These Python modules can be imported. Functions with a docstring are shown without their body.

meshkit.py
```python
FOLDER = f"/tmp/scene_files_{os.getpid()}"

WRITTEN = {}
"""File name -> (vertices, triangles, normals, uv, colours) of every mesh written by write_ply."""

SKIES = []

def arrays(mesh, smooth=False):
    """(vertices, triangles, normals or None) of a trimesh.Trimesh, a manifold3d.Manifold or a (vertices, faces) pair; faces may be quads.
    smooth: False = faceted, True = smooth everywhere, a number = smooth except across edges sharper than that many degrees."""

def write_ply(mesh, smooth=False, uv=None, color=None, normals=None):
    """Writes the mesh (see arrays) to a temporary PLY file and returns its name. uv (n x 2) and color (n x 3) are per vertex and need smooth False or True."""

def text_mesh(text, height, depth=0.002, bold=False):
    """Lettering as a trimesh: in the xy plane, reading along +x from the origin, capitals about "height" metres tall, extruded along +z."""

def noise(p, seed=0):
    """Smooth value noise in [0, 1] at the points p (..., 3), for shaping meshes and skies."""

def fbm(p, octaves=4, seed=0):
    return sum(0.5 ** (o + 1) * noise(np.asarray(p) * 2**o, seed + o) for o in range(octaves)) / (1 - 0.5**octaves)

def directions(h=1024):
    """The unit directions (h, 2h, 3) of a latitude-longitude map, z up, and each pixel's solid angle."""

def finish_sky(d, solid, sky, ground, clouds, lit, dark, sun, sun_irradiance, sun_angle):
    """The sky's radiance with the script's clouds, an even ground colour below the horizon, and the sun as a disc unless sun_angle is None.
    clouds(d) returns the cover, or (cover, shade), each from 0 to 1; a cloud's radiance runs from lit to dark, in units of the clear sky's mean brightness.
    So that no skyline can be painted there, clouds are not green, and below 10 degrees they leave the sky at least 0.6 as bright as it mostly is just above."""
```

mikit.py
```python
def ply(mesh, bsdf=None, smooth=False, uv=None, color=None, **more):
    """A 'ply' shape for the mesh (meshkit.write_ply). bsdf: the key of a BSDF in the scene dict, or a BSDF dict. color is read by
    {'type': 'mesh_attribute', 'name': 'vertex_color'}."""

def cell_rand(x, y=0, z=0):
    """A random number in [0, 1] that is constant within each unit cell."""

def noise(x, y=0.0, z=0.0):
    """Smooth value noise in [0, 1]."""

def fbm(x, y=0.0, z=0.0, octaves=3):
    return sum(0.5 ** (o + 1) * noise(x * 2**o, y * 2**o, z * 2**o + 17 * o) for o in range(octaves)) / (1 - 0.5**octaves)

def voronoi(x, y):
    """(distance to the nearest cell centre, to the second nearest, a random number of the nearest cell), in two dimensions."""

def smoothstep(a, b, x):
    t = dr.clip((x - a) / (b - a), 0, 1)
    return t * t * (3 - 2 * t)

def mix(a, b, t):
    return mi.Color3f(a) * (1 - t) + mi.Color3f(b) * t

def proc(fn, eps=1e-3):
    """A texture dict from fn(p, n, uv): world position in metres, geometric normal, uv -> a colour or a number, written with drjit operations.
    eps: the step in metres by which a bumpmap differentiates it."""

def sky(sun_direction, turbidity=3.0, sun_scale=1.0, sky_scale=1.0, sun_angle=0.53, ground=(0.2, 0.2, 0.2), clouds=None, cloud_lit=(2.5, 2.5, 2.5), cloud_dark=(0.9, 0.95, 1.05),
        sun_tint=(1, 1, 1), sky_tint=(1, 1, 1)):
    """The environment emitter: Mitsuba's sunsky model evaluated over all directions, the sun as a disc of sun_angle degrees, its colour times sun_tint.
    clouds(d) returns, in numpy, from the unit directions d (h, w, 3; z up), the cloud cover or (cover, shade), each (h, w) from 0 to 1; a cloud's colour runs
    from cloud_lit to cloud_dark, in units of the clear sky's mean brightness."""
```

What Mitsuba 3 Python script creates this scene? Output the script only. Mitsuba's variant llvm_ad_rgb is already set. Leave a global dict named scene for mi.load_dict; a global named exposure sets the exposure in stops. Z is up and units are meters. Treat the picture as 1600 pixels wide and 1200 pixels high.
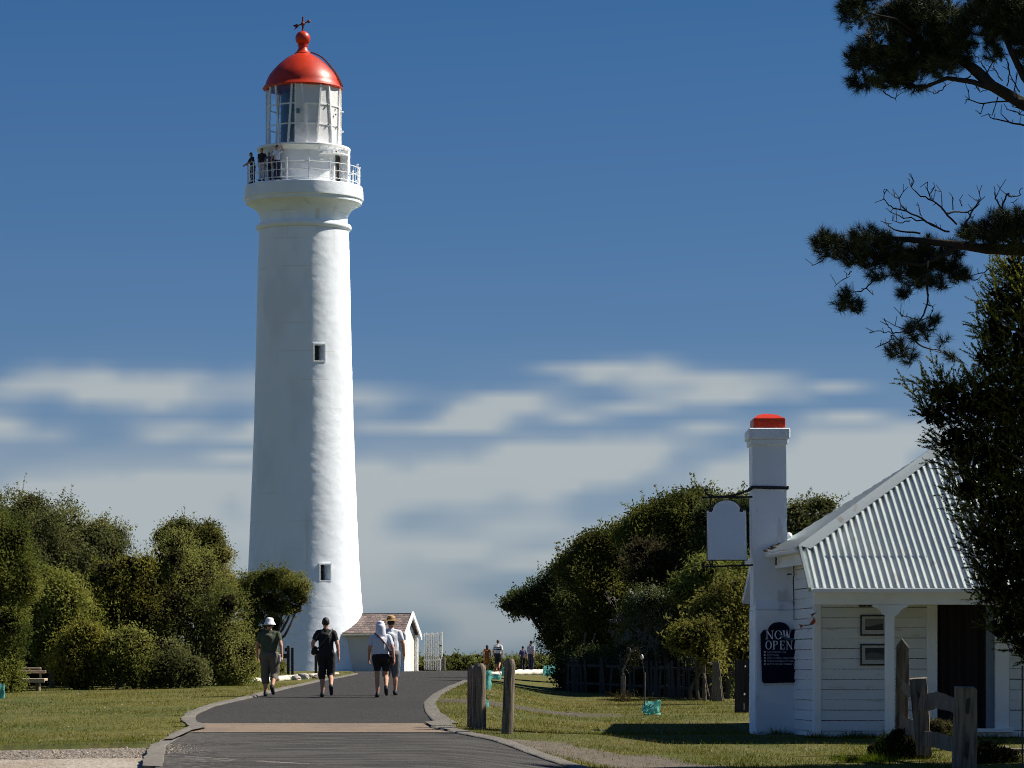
import math, random, numpy as np, trimesh, mitsuba as mi, mikit, meshkit
import drjit as dr
import manifold3d as m3
from mikit import proc, noise, fbm, smoothstep, mix, cell_rand
T = mi.ScalarTransform4f
scene, labels = {}, {}

# ---------------------------------------------------------------- camera, sky, exposure
F, HZ, EYE = 5000.0, 1030.0, 1.6            # focal length and horizon row (1600 x 1200 frame), eye height
scene['camera'] = dict(type='perspective', fov=2 * math.degrees(math.atan(800 / F)), fov_axis='x',
                       principal_point_offset_x=0.0, principal_point_offset_y=-(HZ - 600) / 1200.0,
                       near_clip=0.5, far_clip=90000.0,
                       to_world=T().look_at(origin=[0, 0, EYE], target=[0, 10, EYE], up=[0, 0, 1]))
SUN_AZ, SUN_EL = math.radians(14.5), math.radians(46.0)
SUN = np.array([math.cos(SUN_AZ) * math.cos(SUN_EL), math.sin(SUN_AZ) * math.cos(SUN_EL), math.sin(SUN_EL)])


# cirrus streaks as (azimuth, elevation) in degrees from end to end, half thickness, strength
STREAKS = [(-12, 4.9, -4.5, 4.75, .30, .62), (-10.5, 4.25, -8.3, 4.05, .22, .6), (-6.2, 4.05, -4.5, 4.05, .17, .5), (-2.8, 4.7, -.5, 4.5, .22, .38), (-.8, 4.35, 1.9, 4.95, .22, .55),
           (.9, 5.18, 2.5, 5.22, .11, .35), (1.7, 4.95, 4.6, 4.95, .18, .5), (1.1, 4.35, 3.6, 4.7, .13, .4), (3.4, 4.2, 6.2, 4.26, .085, .6), (3.9, 4.6, 5.9, 4.85, .09, .4), (-2.4, 4.18, -.6, 4.15, .10, .45),
           (.2, 3.65, 7.6, 3.95, .24, .45), (-2.8, 3.15, 7.0, 3.4, .38, .5), (-8.6, 2.75, -4.3, 2.95, .30, .6), (-5, 3.6, -3, 3.4, .1, .3), (5.4, 3.9, 6.4, 3.95, .06, .4), (-2.5, 2.0, 1.5, 1.9, .10, .3), (-.8, 1.55, .9, 1.75, .08, .35)]


def cloud_cover(d):
    az = np.degrees(np.arctan2(d[..., 0], d[..., 1]))
    el = np.degrees(np.arcsin(np.clip(d[..., 2], -1, 1)))
    low = el < 12
    cover, shade_ = np.zeros_like(az), np.zeros_like(az)
    az, el = az[low], el[low]
    s = lambda a, b, x: (lambda t: t * t * (3 - 2 * t))(np.clip((x - a) / (b - a), 0, 1))
    P = lambda kx, ky, tilt, o: np.stack([az * kx + o, (el + tilt * az) * ky, az * 0 + o], -1)
    wisp = meshkit.fbm(P(.22, .75, -.03, 3.3), 3, 5)
    fine = meshkit.fbm(P(.62, 1.5, -.10, 9.1), 2, 11)
    warp = meshkit.fbm(P(.9, 1.2, .02, 1.7), 3, 21) - .5
    # a veil that thickens towards the horizon
    veil = np.interp(el, [0, .6, 1.5, 2.4, 3.0, 3.7, 4.4, 5.2, 5.8], [.70, .74, .76, .70, .58, .26, .08, .03, 0])
    haze = np.interp(el, [0, 4, 6, 8, 11.5], [.22, .15, .09, .045, 0])
    c = haze + veil * (.35 + .65 * s(.34, .60, .45 * wisp + .55 * fine))
    for a0, e0, a1, e1, th, st in STREAKS:
        t = np.clip(((az - a0) * (a1 - a0) + (el - e0) * (e1 - e0)) / ((a1 - a0) ** 2 + (e1 - e0) ** 2), 0, 1)
        over = np.maximum(0, np.maximum(a0 - az, az - a1))
        dist = (el + .55 * warp * th * 3 - (e0 + (e1 - e0) * t)) / th
        c = c + st * np.exp(-np.abs(dist) ** 2.6 - (over / .5) ** 2) * s(.28, .60, .35 * wisp + .65 * fine) * 1.5
    # the same kind of streaks all round the sky
    far = s(10, 14, np.abs(az))
    c = c + far * .55 * s(.50, .72, wisp) * s(3, 4, el) * s(6, 5, el)
    cover[low] = np.clip(c, 0, .9)
    shade_[low] = np.clip(s(2.4, .2, el) * .75 + .25 * (.5 - fine), 0, 1)
    return cover, shade_


scene['sky'] = mikit.sky(SUN, turbidity=2.2, sky_scale=1.0, sun_scale=1.0, sky_tint=(.126, .226, .338), sun_tint=(.93, 1.03, 1.22), clouds=cloud_cover,
                         cloud_lit=(4.0, 4.4, 4.5), cloud_dark=(2.45, 2.85, 3.15), ground=(.10, .11, .08))
exposure = 2.45

# ---------------------------------------------------------------- helpers
rng = np.random.default_rng(7)


def numbered(key):
    if key not in scene and key not in labels and not any(k.startswith(key + '__') for k in scene):
        return key
    n = 1
    while True:
        k = f'{key}_{n:03d}'
        if k not in scene and k not in labels:
            return k
        n += 1


_counts = {}


def fresh(key):
    """a key not yet taken (fast: counts by name)"""
    n = _counts.get(key, 0)
    _counts[key] = n + 1
    return key if n == 0 else f'{key}_{n:03d}'


def thing(name, label, cat, group=None):
    key = fresh(name)
    labels[key] = {'label': label, 'category': cat}
    if group:
        labels[key]['group'] = group
    return key


def shade(mesh, smooth):
    if hasattr(mesh, 'to_mesh') or isinstance(mesh, (tuple, list)):
        v, f, _ = meshkit.arrays(mesh)
        mesh = trimesh.Trimesh(v, f, process=False)
    if smooth is True or smooth is False or smooth is None:
        return mesh
    if len(mesh.faces) < 4:
        return mesh
    return trimesh.graph.smooth_shade(mesh, angle=math.radians(smooth), facet_minarea=None)


def put(key, mesh, mat, smooth=30, col=None, to_world=None):
    """one entry of the scene; col: an even colour or one per vertex (then the material reads vertex colours)"""
    if smooth is False:
        m = shade(mesh, False)
    else:
        m = shade(mesh, smooth)
    kw = {}
    if to_world is not None:
        kw['to_world'] = to_world
    if col is not None:
        col = np.asarray(col, float)
        if col.ndim == 1:
            col = np.tile(col, (len(m.vertices), 1))
        kw['color'] = col
    scene[key] = mikit.ply(m, mat, smooth=False if smooth is False else True, **kw)
    return key


def part(parent, name, mesh, mat, smooth=30, col=None, label=None, kind=None):
    key = fresh(parent + '__' + name)
    put(key, mesh, mat, smooth, col)
    if label or kind:
        labels[key] = {}
        if label: labels[key]['label'] = label
        if kind: labels[key]['kind'] = kind
    return key


def single(name, mesh, mat, label, cat, smooth=30, col=None, group=None):
    key = thing(name, label, cat, group)
    return put(key, mesh, mat, smooth, col)


def struct(name, mesh, mat, label, cat, smooth=True, col=None):
    key = fresh(name)
    put(key, mesh, mat, smooth, col)
    labels[key] = {'label': label, 'category': cat, 'kind': 'structure'}
    return key


def stuff(name, mesh, mat, label, cat, smooth=False, col=None):
    key = fresh(name)
    put(key, mesh, mat, smooth, col)
    labels[key] = {'label': label, 'category': cat, 'kind': 'stuff'}
    return key


def tm(v, f):
    f = np.asarray(f, int)
    if f.ndim == 2 and f.shape[1] == 4:
        f = np.vstack([f[:, [0, 1, 2]], f[:, [0, 2, 3]]])
    return trimesh.Trimesh(np.asarray(v, float), f, process=False)


def cat(*ms):
    ms = [x for m in ms for x in (m if isinstance(m, list) else [m])]
    return trimesh.util.concatenate([shade(m, False) for m in ms])


def box(x0, x1, y0, y1, z0, z1, ch=0.0):
    """a box with chamfered edges"""
    if ch <= 0:
        b = trimesh.creation.box((x1 - x0, y1 - y0, z1 - z0))
        b.apply_translation(((x0 + x1) / 2, (y0 + y1) / 2, (z0 + z1) / 2))
        return b
    pts = []
    for sx in (0, 1):
        for sy in (0, 1):
            for sz in (0, 1):
                for k in range(3):
                    o = [ch, ch, ch]
                    o[k] = 0
                    pts.append(((x0 + o[0], x1 - o[0])[sx], (y0 + o[1], y1 - o[1])[sy], (z0 + o[2], z1 - o[2])[sz]))
    return trimesh.convex.convex_hull(np.array(pts))


def beam(a, b, w, h, up=(0, 0, 1), ch=0.0, over=0.0):
    """a bar of section w (sideways) by h (towards up) from a to b"""
    a, b, up = (np.asarray(x, float) for x in (a, b, up))
    d = b - a
    n = np.linalg.norm(d)
    d /= n
    s = np.cross(d, up)
    s /= np.linalg.norm(s)
    u = np.cross(s, d)
    m = box(-over, n + over, -w / 2, w / 2, -h / 2, h / 2, ch)
    M = np.eye(4)
    M[:3, 0], M[:3, 1], M[:3, 2], M[:3, 3] = d, -s, u, a
    m.apply_transform(M)
    return m


def tube(pts, radii, sides=8, cap=True):
    p = np.asarray(pts, float)
    r = np.broadcast_to(np.asarray(radii, float), (len(p),))
    t = np.gradient(p, axis=0)
    t /= np.linalg.norm(t, axis=1, keepdims=True) + 1e-12
    ref = np.array([0, 0, 1.0]) if abs(t[:, 2]).mean() < .8 else np.array([1.0, 0, 0])
    a = np.cross(t, ref)
    a /= np.linalg.norm(a, axis=1, keepdims=True) + 1e-12
    b = np.cross(t, a)
    th = np.arange(sides) / sides * 2 * np.pi
    v = (p[:, None] + r[:, None, None] * (np.cos(th)[None, :, None] * a[:, None] + np.sin(th)[None, :, None] * b[:, None])).reshape(-1, 3)
    f = []
    for i in range(len(p) - 1):
        for j in range(sides):
            k = (j + 1) % sides
            f.append((i * sides + j, i * sides + k, (i + 1) * sides + k, (i + 1) * sides + j))
    f = np.array(f)
    tri = np.vstack([f[:, [0, 2, 1]], f[:, [0, 3, 2]]])
    if cap:
        n = len(v)
        v = np.vstack([v, p[:1], p[-1:]])
        c0 = [(n, (j) % sides, (j + 1) % sides) for j in range(sides)]
        o = (len(p) - 1) * sides
        c1 = [(n + 1, o + (j + 1) % sides, o + j) for j in range(sides)]
        tri = np.vstack([tri, c0, c1])
    return tm(v, tri)


def lathe(prof, seg=64, centre=(0, 0, 0), closed=False):
    """prof: (r, z) pairs from bottom to top"""
    prof = np.asarray(prof, float)
    th = np.arange(seg) / seg * 2 * np.pi
    v = np.stack([prof[:, :1] * np.cos(th), prof[:, :1] * np.sin(th), np.repeat(prof[:, 1:], seg, 1)], -1).reshape(-1, 3)
    f = []
    j = np.arange(seg)
    k = (j + 1) % seg
    for i in range(len(prof) - 1):
        f.append(np.stack([i * seg + j, i * seg + k, (i + 1) * seg + k, (i + 1) * seg + j], 1))
    f = np.vstack(f)
    f = np.vstack([f[:, [0, 1, 2]], f[:, [0, 2, 3]]])
    if closed:
        n = len(v)
        v = np.vstack([v, [[0, 0, prof[0, 1]], [0, 0, prof[-1, 1]]]])
        o = (len(prof) - 1) * seg
        f = np.vstack([f, np.stack([np.full(seg, n), k, j], 1), np.stack([np.full(seg, n + 1), o + j, o + k], 1)])
    return tm(v + np.asarray(centre), f)


def prism(poly, y0, y1):
    """an (x, z) outline pushed from y0 to y1"""
    import shapely
    p = shapely.Polygon(poly)
    m = trimesh.creation.extrude_polygon(p, abs(y1 - y0), engine='earcut')
    v = m.vertices
    m.vertices = np.stack([v[:, 0], min(y0, y1) + v[:, 2], v[:, 1]], 1)
    m.invert()
    if m.volume < 0:
        m.invert()
    return m


def slab(poly, n, t):
    """a planar polygon of 3-D points thickened by t along n"""
    p = np.asarray(poly, float)
    n = np.asarray(n, float) / np.linalg.norm(n)
    return trimesh.convex.convex_hull(np.vstack([p, p + n * t]))


def man(m):
    m = shade(m, False)
    return m3.Manifold(m3.Mesh(np.asarray(m.vertices, np.float32), np.asarray(m.faces, np.uint32)))


# ground heights ---------------------------------------------------------------------------------
_Y = [-50, 0, 30, 40, 48, 54, 58, 65, 73, 85, 100, 130, 150, 172, 190, 215, 240, 300, 420]
_Z = [-.3, 0, .2, .24, .27, .304, .40, .57, .753, .86, .90, .92, .98, .98, .72, -1.5, -10, -45, -75]
_YR = [-50, 0, 30, 44, 50, 53, 55.5, 59, 72, 89, 110, 130, 150, 172, 190, 215, 240, 300, 420]
_ZR = [-.4, -.2, -.1, -.03, .07, .15, .25, .22, .38, .41, .62, .85, .95, .98, .72, -1.5, -10, -45, -75]
_yy = np.linspace(-50, 420, 1881)


def _smooth(y, z):
    v = np.interp(_yy, y, z)
    k = np.hanning(17)
    k /= k.sum()
    return np.convolve(np.pad(v, 8, mode='edge'), k, 'valid')


_zl, _zr = _smooth(_Y, _Z), _smooth(_YR, _ZR)


def gz(x, y):
    x, y = np.asarray(x, float), np.asarray(y, float)
    t = np.clip((x + 1.3) / 3.0, 0, 1)
    t = t * t * (3 - 2 * t)
    z = np.interp(y, _yy, _zl) * (1 - t) + np.interp(y, _yy, _zr) * t
    left = np.clip((-6 - x) / 5, 0, 1)
    return z - .10 * left * np.clip((110 - y) / 40, 0, 1)


def at(px, py, Y):
    """the point of the pixel's ray at the distance Y"""
    return np.array([(px - 800) * Y / F, Y, EYE + (HZ - py) * Y / F])


def on_ground(px, py):
    lo = np.linspace(20, 185, 3301)
    z = EYE + (HZ - py) * lo / F
    hit = np.nonzero(z <= gz((px - 800) * lo / F, lo))[0]
    Y = lo[hit[0]] if len(hit) else 185.0
    x = (px - 800) * Y / F
    return np.array([x, Y, float(gz(x, Y))])


def foot(px, Y):
    x = (px - 800) * Y / F
    return np.array([x, Y, float(gz(x, Y))])


# materials ---------------------------------------------------------------------------------------
def pr(base, rough=.6, **k):
    b = base if isinstance(base, dict) else {'type': 'rgb', 'value': list(base)}
    return dict(type='twosided', b=dict(type='principled', base_color=b, roughness=rough, **k))


def bumped(inner, fn, scale, eps=2e-3):
    return dict(type='twosided', b=dict(type='bumpmap', t=proc(fn, eps), scale=scale, n=inner['b']))


VC = {'type': 'mesh_attribute', 'name': 'vertex_color'}
scene['mat_colour'] = pr(VC, .65)                       # plain things: even vertex colours
scene['mat_cloth'] = pr(VC, .9, sheen=.3)
scene['mat_flat'] = pr(VC, .9, specular=.08)
scene['mat_gloss'] = pr(VC, .32)
scene['mat_leaf'] = dict(type='principledthin', base_color=VC, roughness=.42, diff_trans=1.0, spec_trans=0.0, eta=1.35)
scene['mat_grass'] = dict(type='principledthin', base_color=VC, roughness=.9, diff_trans=1.0, spec_trans=0.0, eta=1.15)
scene['mat_needle'] = pr(VC, .6, specular=.25)
scene['mat_bark'] = pr(proc(lambda p, n, uv: mix((.05, .04, .032), (.13, .11, .09), fbm(p.x * 9, p.y * 9, p.z * 3))), .9)


def f_plaster(p, n, uv):
    c = mix((.81, .885, .955), (.735, .80, .865), smoothstep(.45, .8, fbm(p.x * .9, p.y * .9, p.z * .35)))
    streak = smoothstep(.66, .80, fbm(p.x * 2.3, p.y * 2.3, p.z * .12 + 4, octaves=4)) * .55
    c = mix(c, (.62, .62, .56), streak * smoothstep(.35, .6, noise(p.x * .4, p.y * .4, p.z * .3)))
    seam = smoothstep(.035, .0, dr.abs(p.z - dr.round(p.z / 1.45) * 1.45 + .06 * noise(p.x * 2, p.y * 2, p.z))) * smoothstep(.5, .75, noise(p.x * .8, p.y * .8, p.z * .5 + 9))
    return mix(c, (.56, .55, .47), seam * .5)


scene['mat_plaster'] = bumped(pr(proc(f_plaster), .75), lambda p, n, uv: fbm(p.x * 3, p.y * 3, p.z * 4, octaves=4), .012, 5e-3)
scene['mat_white'] = pr(proc(lambda p, n, uv: mix((.80, .82, .835), (.70, .71, .71), smoothstep(.5, .8, fbm(p.x * 2.2, p.y * 2.2, p.z * 1.3, octaves=4)))), .5)
scene['mat_board'] = pr(proc(lambda p, n, uv: mix(mix((.74, .75, .74), (.60, .61, .60), fbm(p.x * 1.2, p.y * 1.2, p.z * 5, octaves=4)), (.42, .41, .36), smoothstep(.68, .8, fbm(p.x * 3, p.y * 3, p.z * 9 + 3)) * .5)), .6)
scene['mat_render'] = bumped(pr(proc(lambda p, n, uv: mix(mix((.78, .83, .88), (.66, .70, .74), fbm(p.x * 2, p.y * 2, p.z * 1.5, octaves=4)), (.36, .36, .33), smoothstep(.66, .82, fbm(p.x * 5 + 7, p.y * 5, p.z * 2.2)) * .5)), .8),
                             lambda p, n, uv: fbm(p.x * 9, p.y * 9, p.z * 9, octaves=3), .006, 6e-3)
scene['mat_red'] = pr(proc(lambda p, n, uv: mix((.50, .030, .004), (.36, .020, .004), smoothstep(.4, .75, fbm(p.x * 1.6, p.y * 1.6, p.z * 1.2, octaves=4)))), .42)
scene['mat_glass'] = dict(type='thindielectric', int_ior=1.5)


def f_roof(p, n, uv):
    c = mix((.46, .52, .51), (.33, .39, .385), fbm(p.x * 1.1, p.y * 1.1, p.z * .6, octaves=4))
    rust = smoothstep(.72, .82, fbm(p.x * 6, p.y * 1.6, p.z * 1.6 + 2, octaves=4))
    c = mix(c, (.25, .16, .09), rust * .5)
    return mix(c, (.32, .30, .26), smoothstep(.64, .8, fbm(p.x * 14, p.y * 2.0, p.z * 2, octaves=3)) * .5)


scene['mat_roof'] = pr(proc(f_roof), .40, metallic=.7)


def f_timber(p, n, uv):
    g = fbm(p.x * 38, p.y * 38, p.z * 2.4, octaves=3)
    c = mix((.200, .160, .118), (.080, .066, .050), smoothstep(.3, .75, g))
    return mix(c, (.135, .135, .105), smoothstep(.5, .8, fbm(p.x * 3, p.y * 3, p.z * 2)) * .6)


scene['mat_timber'] = bumped(pr(proc(f_timber), .9), lambda p, n, uv: fbm(p.x * 45, p.y * 45, p.z * 2.5), .012, 2e-3)
scene['mat_paling'] = pr(proc(lambda p, n, uv: mix((.040, .037, .034), (.018, .017, .016), smoothstep(.3, .75, fbm(p.x * 30, p.y * 30, p.z * 2.0)))), .95)


_e0, _e1 = on_ground(258, 1199), on_ground(262, 1165)
EDGE_B = float((_e1[0] - _e0[0]) / (_e1[1] - _e0[1]))
EDGE_A = float(_e0[0] + (46 - _e0[1]) * EDGE_B)
STRIP_MID = float(on_ground(500, 1137)[1])
MARKS = [(on_ground(256, 1180), on_ground(540, 1197), .045, .9), (on_ground(290, 1185.5), on_ground(500, 1194), .06, .6), (on_ground(330, 1160), on_ground(520, 1163), .06, .35), (on_ground(420, 1170), on_ground(760, 1176), .05, .3)]


def f_asphalt(p, n, uv):
    c = mix((.0225, .0222, .0212), (.0165, .0163, .0158), fbm(p.x * .7, p.y * .5, octaves=4))
    c = mix(c, (.040, .039, .036), smoothstep(.60, .80, noise(p.x * 42, p.y * 42)) * .7)
    c = mix(c, (.0095, .0095, .0098), smoothstep(.55, .8, noise(p.x * 27 + 5, p.y * 27)) * .6)
    worn = smoothstep(STRIP_MID + .3, STRIP_MID - .3, p.y)
    c = mix(c, (.046, .045, .041), worn * smoothstep(.30, .75, fbm(p.x * 1.3, p.y * 2.6, 3.0, octaves=4)))
    c = mix(c, (.085, .078, .066), worn * smoothstep(.62, .75, noise(p.x * 19, p.y * 14)) * smoothstep(1.6, .2, p.x - EDGE_A - (p.y - 46) * EDGE_B))
    # a darker patch of newer asphalt and thin cracks
    patch = smoothstep(.05, .0, dr.maximum(dr.abs(p.x + 2.2 - .1 * p.y + 6.9) - 1.1, dr.abs(p.y - 68) - 2.2))
    c = mix(c, (.014, .014, .0145), patch * .5)
    d1, d2, _ = mikit.voronoi(p.x * .45 + .5 * noise(p.x * 2, p.y * 2), p.y * .28 + .5 * noise(p.x * 2 + 9, p.y * 2))
    c = mix(c, (.006, .006, .006), smoothstep(.012, .002, d2 - d1) * smoothstep(.52, .62, noise(p.x * .5 + 3, p.y * .3)) * .8)
    m = 0
    for a, b, w, k in MARKS:
        yl = float(a[1]) + (p.x - float(a[0])) * float((b[1] - a[1]) / (b[0] - a[0])) + .10 * (noise(p.x * 1.3, a[0]) - .5)
        inx = smoothstep(float(a[0]) - .1, float(a[0]) + .2, p.x) * smoothstep(float(b[0]) + .6, float(b[0]) - .6, p.x)
        m = m + k * inx * smoothstep(w * 1.4, w * .3, dr.abs(p.y - yl)) * smoothstep(.30, .55, noise(p.x * 2.6, p.y * 3 + w * 90))
    return mix(c, (.24, .225, .195), dr.minimum(1, m * 1.3) * .85)


scene['mat_asphalt'] = bumped(pr(proc(f_asphalt), .85), lambda p, n, uv: noise(p.x * 55, p.y * 55), .008, 4e-3)


def f_strip(p, n, uv):
    b = cell_rand(dr.floor(p.x / .24 + .5 * dr.floor(p.y / .12)), dr.floor(p.y / .12), 3)
    c = mix((.160, .119, .084), (.128, .097, .070), b)
    return mix(c, (.106, .086, .067), smoothstep(.4, .75, fbm(p.x * 1.3, p.y * .8, octaves=4)) * .8)


scene['mat_strip'] = pr(proc(f_strip), .9)
scene['mat_kerb'] = bumped(pr(proc(lambda p, n, uv: mix(mix((0.1402, 0.1326, 0.1136), (0.0947, 0.08939, 0.07955), fbm(p.x * 2.5, p.y * 1.2, octaves=4)), (0.05303, 0.05, 0.04318), smoothstep(.55, .8, noise(p.x * 25, p.y * 25)) * .6)), .9),
                           lambda p, n, uv: noise(p.x * 30, p.y * 30, p.z * 30), .01, 4e-3)


def f_gravel(p, n, uv):
    c = mix((0.2424, 0.2159, 0.178), (0.1742, 0.1364, 0.09848), smoothstep(.35, .7, fbm(p.x * .6, p.y * .35 + 3, octaves=4)))
    return mix(mix(c, (0.07576, 0.06667, 0.05682), smoothstep(.52, .75, noise(p.x * 28, p.y * 28)) * .85), (0.3485, 0.3333, 0.2955), smoothstep(.62, .8, noise(p.x * 33 + 9, p.y * 33)) * .7)


scene['mat_gravel'] = pr(proc(f_gravel), .95)


TRACK_Y = float(on_ground(830, 1110)[1])


def f_lawn(p, n, uv):
    a = fbm(p.x * .35, p.y * .22, octaves=4)
    b = fbm(p.x * 2.2, p.y * 1.3, 5.0, octaves=4)
    c = mix((0.07273, 0.06818, 0.006818), (0.04545, 0.05606, 0.004545), smoothstep(.35, .65, a))
    c = mix(c, (0.09848, 0.07955, 0.0197), smoothstep(.52, .78, b) * .55)
    c = mix(c, (0.0303, 0.03182, 0.003788), smoothstep(.5, .8, noise(p.x * 17, p.y * 9)) * .6)
    # the worn gravel of the verge beside the drive and the old track across the right-hand lawn
    e = .7 * (fbm(p.x * 1.4, p.y * .8, 8.0, octaves=4) - .5)
    verge = smoothstep(-.1, .25, e * 2 + .9 - dr.abs(p.x - (1.0 + (50.2 - p.y) * .33)) * .9) * smoothstep(54.0, 52.6, p.y) * smoothstep(-1.2, -.7, p.x)
    track = smoothstep(-.05, .2, e + .5 - dr.abs(p.y - TRACK_Y) * .30) * smoothstep(-1.9, -1.4, p.x) * smoothstep(3.2, 1.6, p.x)
    g = mix((0.1136, 0.09242, 0.0697), (0.04394, 0.04015, 0.03636), fbm(p.x * 9, p.y * 9, octaves=4))
    c = mix(c, g * .62, track * .85)
    return mix(c, g, dr.minimum(1.0, verge) * .9)


scene['mat_lawn'] = pr(proc(f_lawn), .95)
scene['mat_bark_dark'] = pr((.016, .013, .010), .95)
scene['mat_sea'] = pr((.035, .055, .075), .45)
scene['mat_slate'] = pr(VC, .8)


def rgb(h):
    """a colour written as sRGB hex, as linear values"""
    c = np.array([int(h[i:i + 2], 16) / 255 for i in (0, 2, 4)])
    return np.where(c < .04045, c / 12.92, ((c + .055) / 1.055) ** 2.4)


WHITE = np.array([.76, .76, .75])

# ---------------------------------------------------------------- setting: ground, drive, kerbs, sea
_le = np.array([on_ground(*p) for p in [(258, 1199), (262, 1165), (290, 1146), (318, 1138), (302, 1126), (306, 1118), (335, 1105), (400, 1090.5), (470, 1073), (530, 1060), (560, 1053.5)]])
_re = np.array([on_ground(*p) for p in [(885, 1199), (840, 1184), (770, 1158), (700, 1144), (660, 1137), (676, 1128), (664, 1113), (661, 1099), (680, 1084), (712, 1069), (738, 1059), (752, 1053.5)]])


def edge(e, far_x):
    o = np.argsort(e[:, 1])
    e = e[o]
    y = np.concatenate([[12, 30], e[:, 1], [e[-1, 1] + 25, 172]])
    d = (e[0, 0] - e[1, 0]) / (e[0, 1] - e[1, 1])
    x = np.concatenate([[e[0, 0] + d * (12 - e[0, 1]) * .5, e[0, 0] + d * (30 - e[0, 1]) * .8], e[:, 0], far_x])
    return y, x


LY, LX = edge(_le, [-8.2, -7.6])
RY, RX = edge(_re, [-1.0, 1.5])
road_l = lambda y: np.interp(y, LY, LX)
road_r = lambda y: np.interp(y, RY, RX)
STRIP0, STRIP1 = on_ground(500, 1144.5)[1], on_ground(500, 1130.5)[1]
GRAVEL_Y = on_ground(130, 1164.5)[1]


def sheet(xs_of_row, ys, dz):
    v, nx = [], len(xs_of_row(ys[0]))
    for y in ys:
        x = np.asarray(xs_of_row(y))
        v.append(np.stack([x, np.full_like(x, y), gz(x, np.full_like(x, y)) + dz], 1))
    v = np.vstack(v)
    f = []
    for i in range(len(ys) - 1):
        j = np.arange(nx - 1)
        f.append(np.stack([i * nx + j, i * nx + j + 1, (i + 1) * nx + j + 1, (i + 1) * nx + j], 1))
    return tm(v, np.vstack(f))


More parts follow.
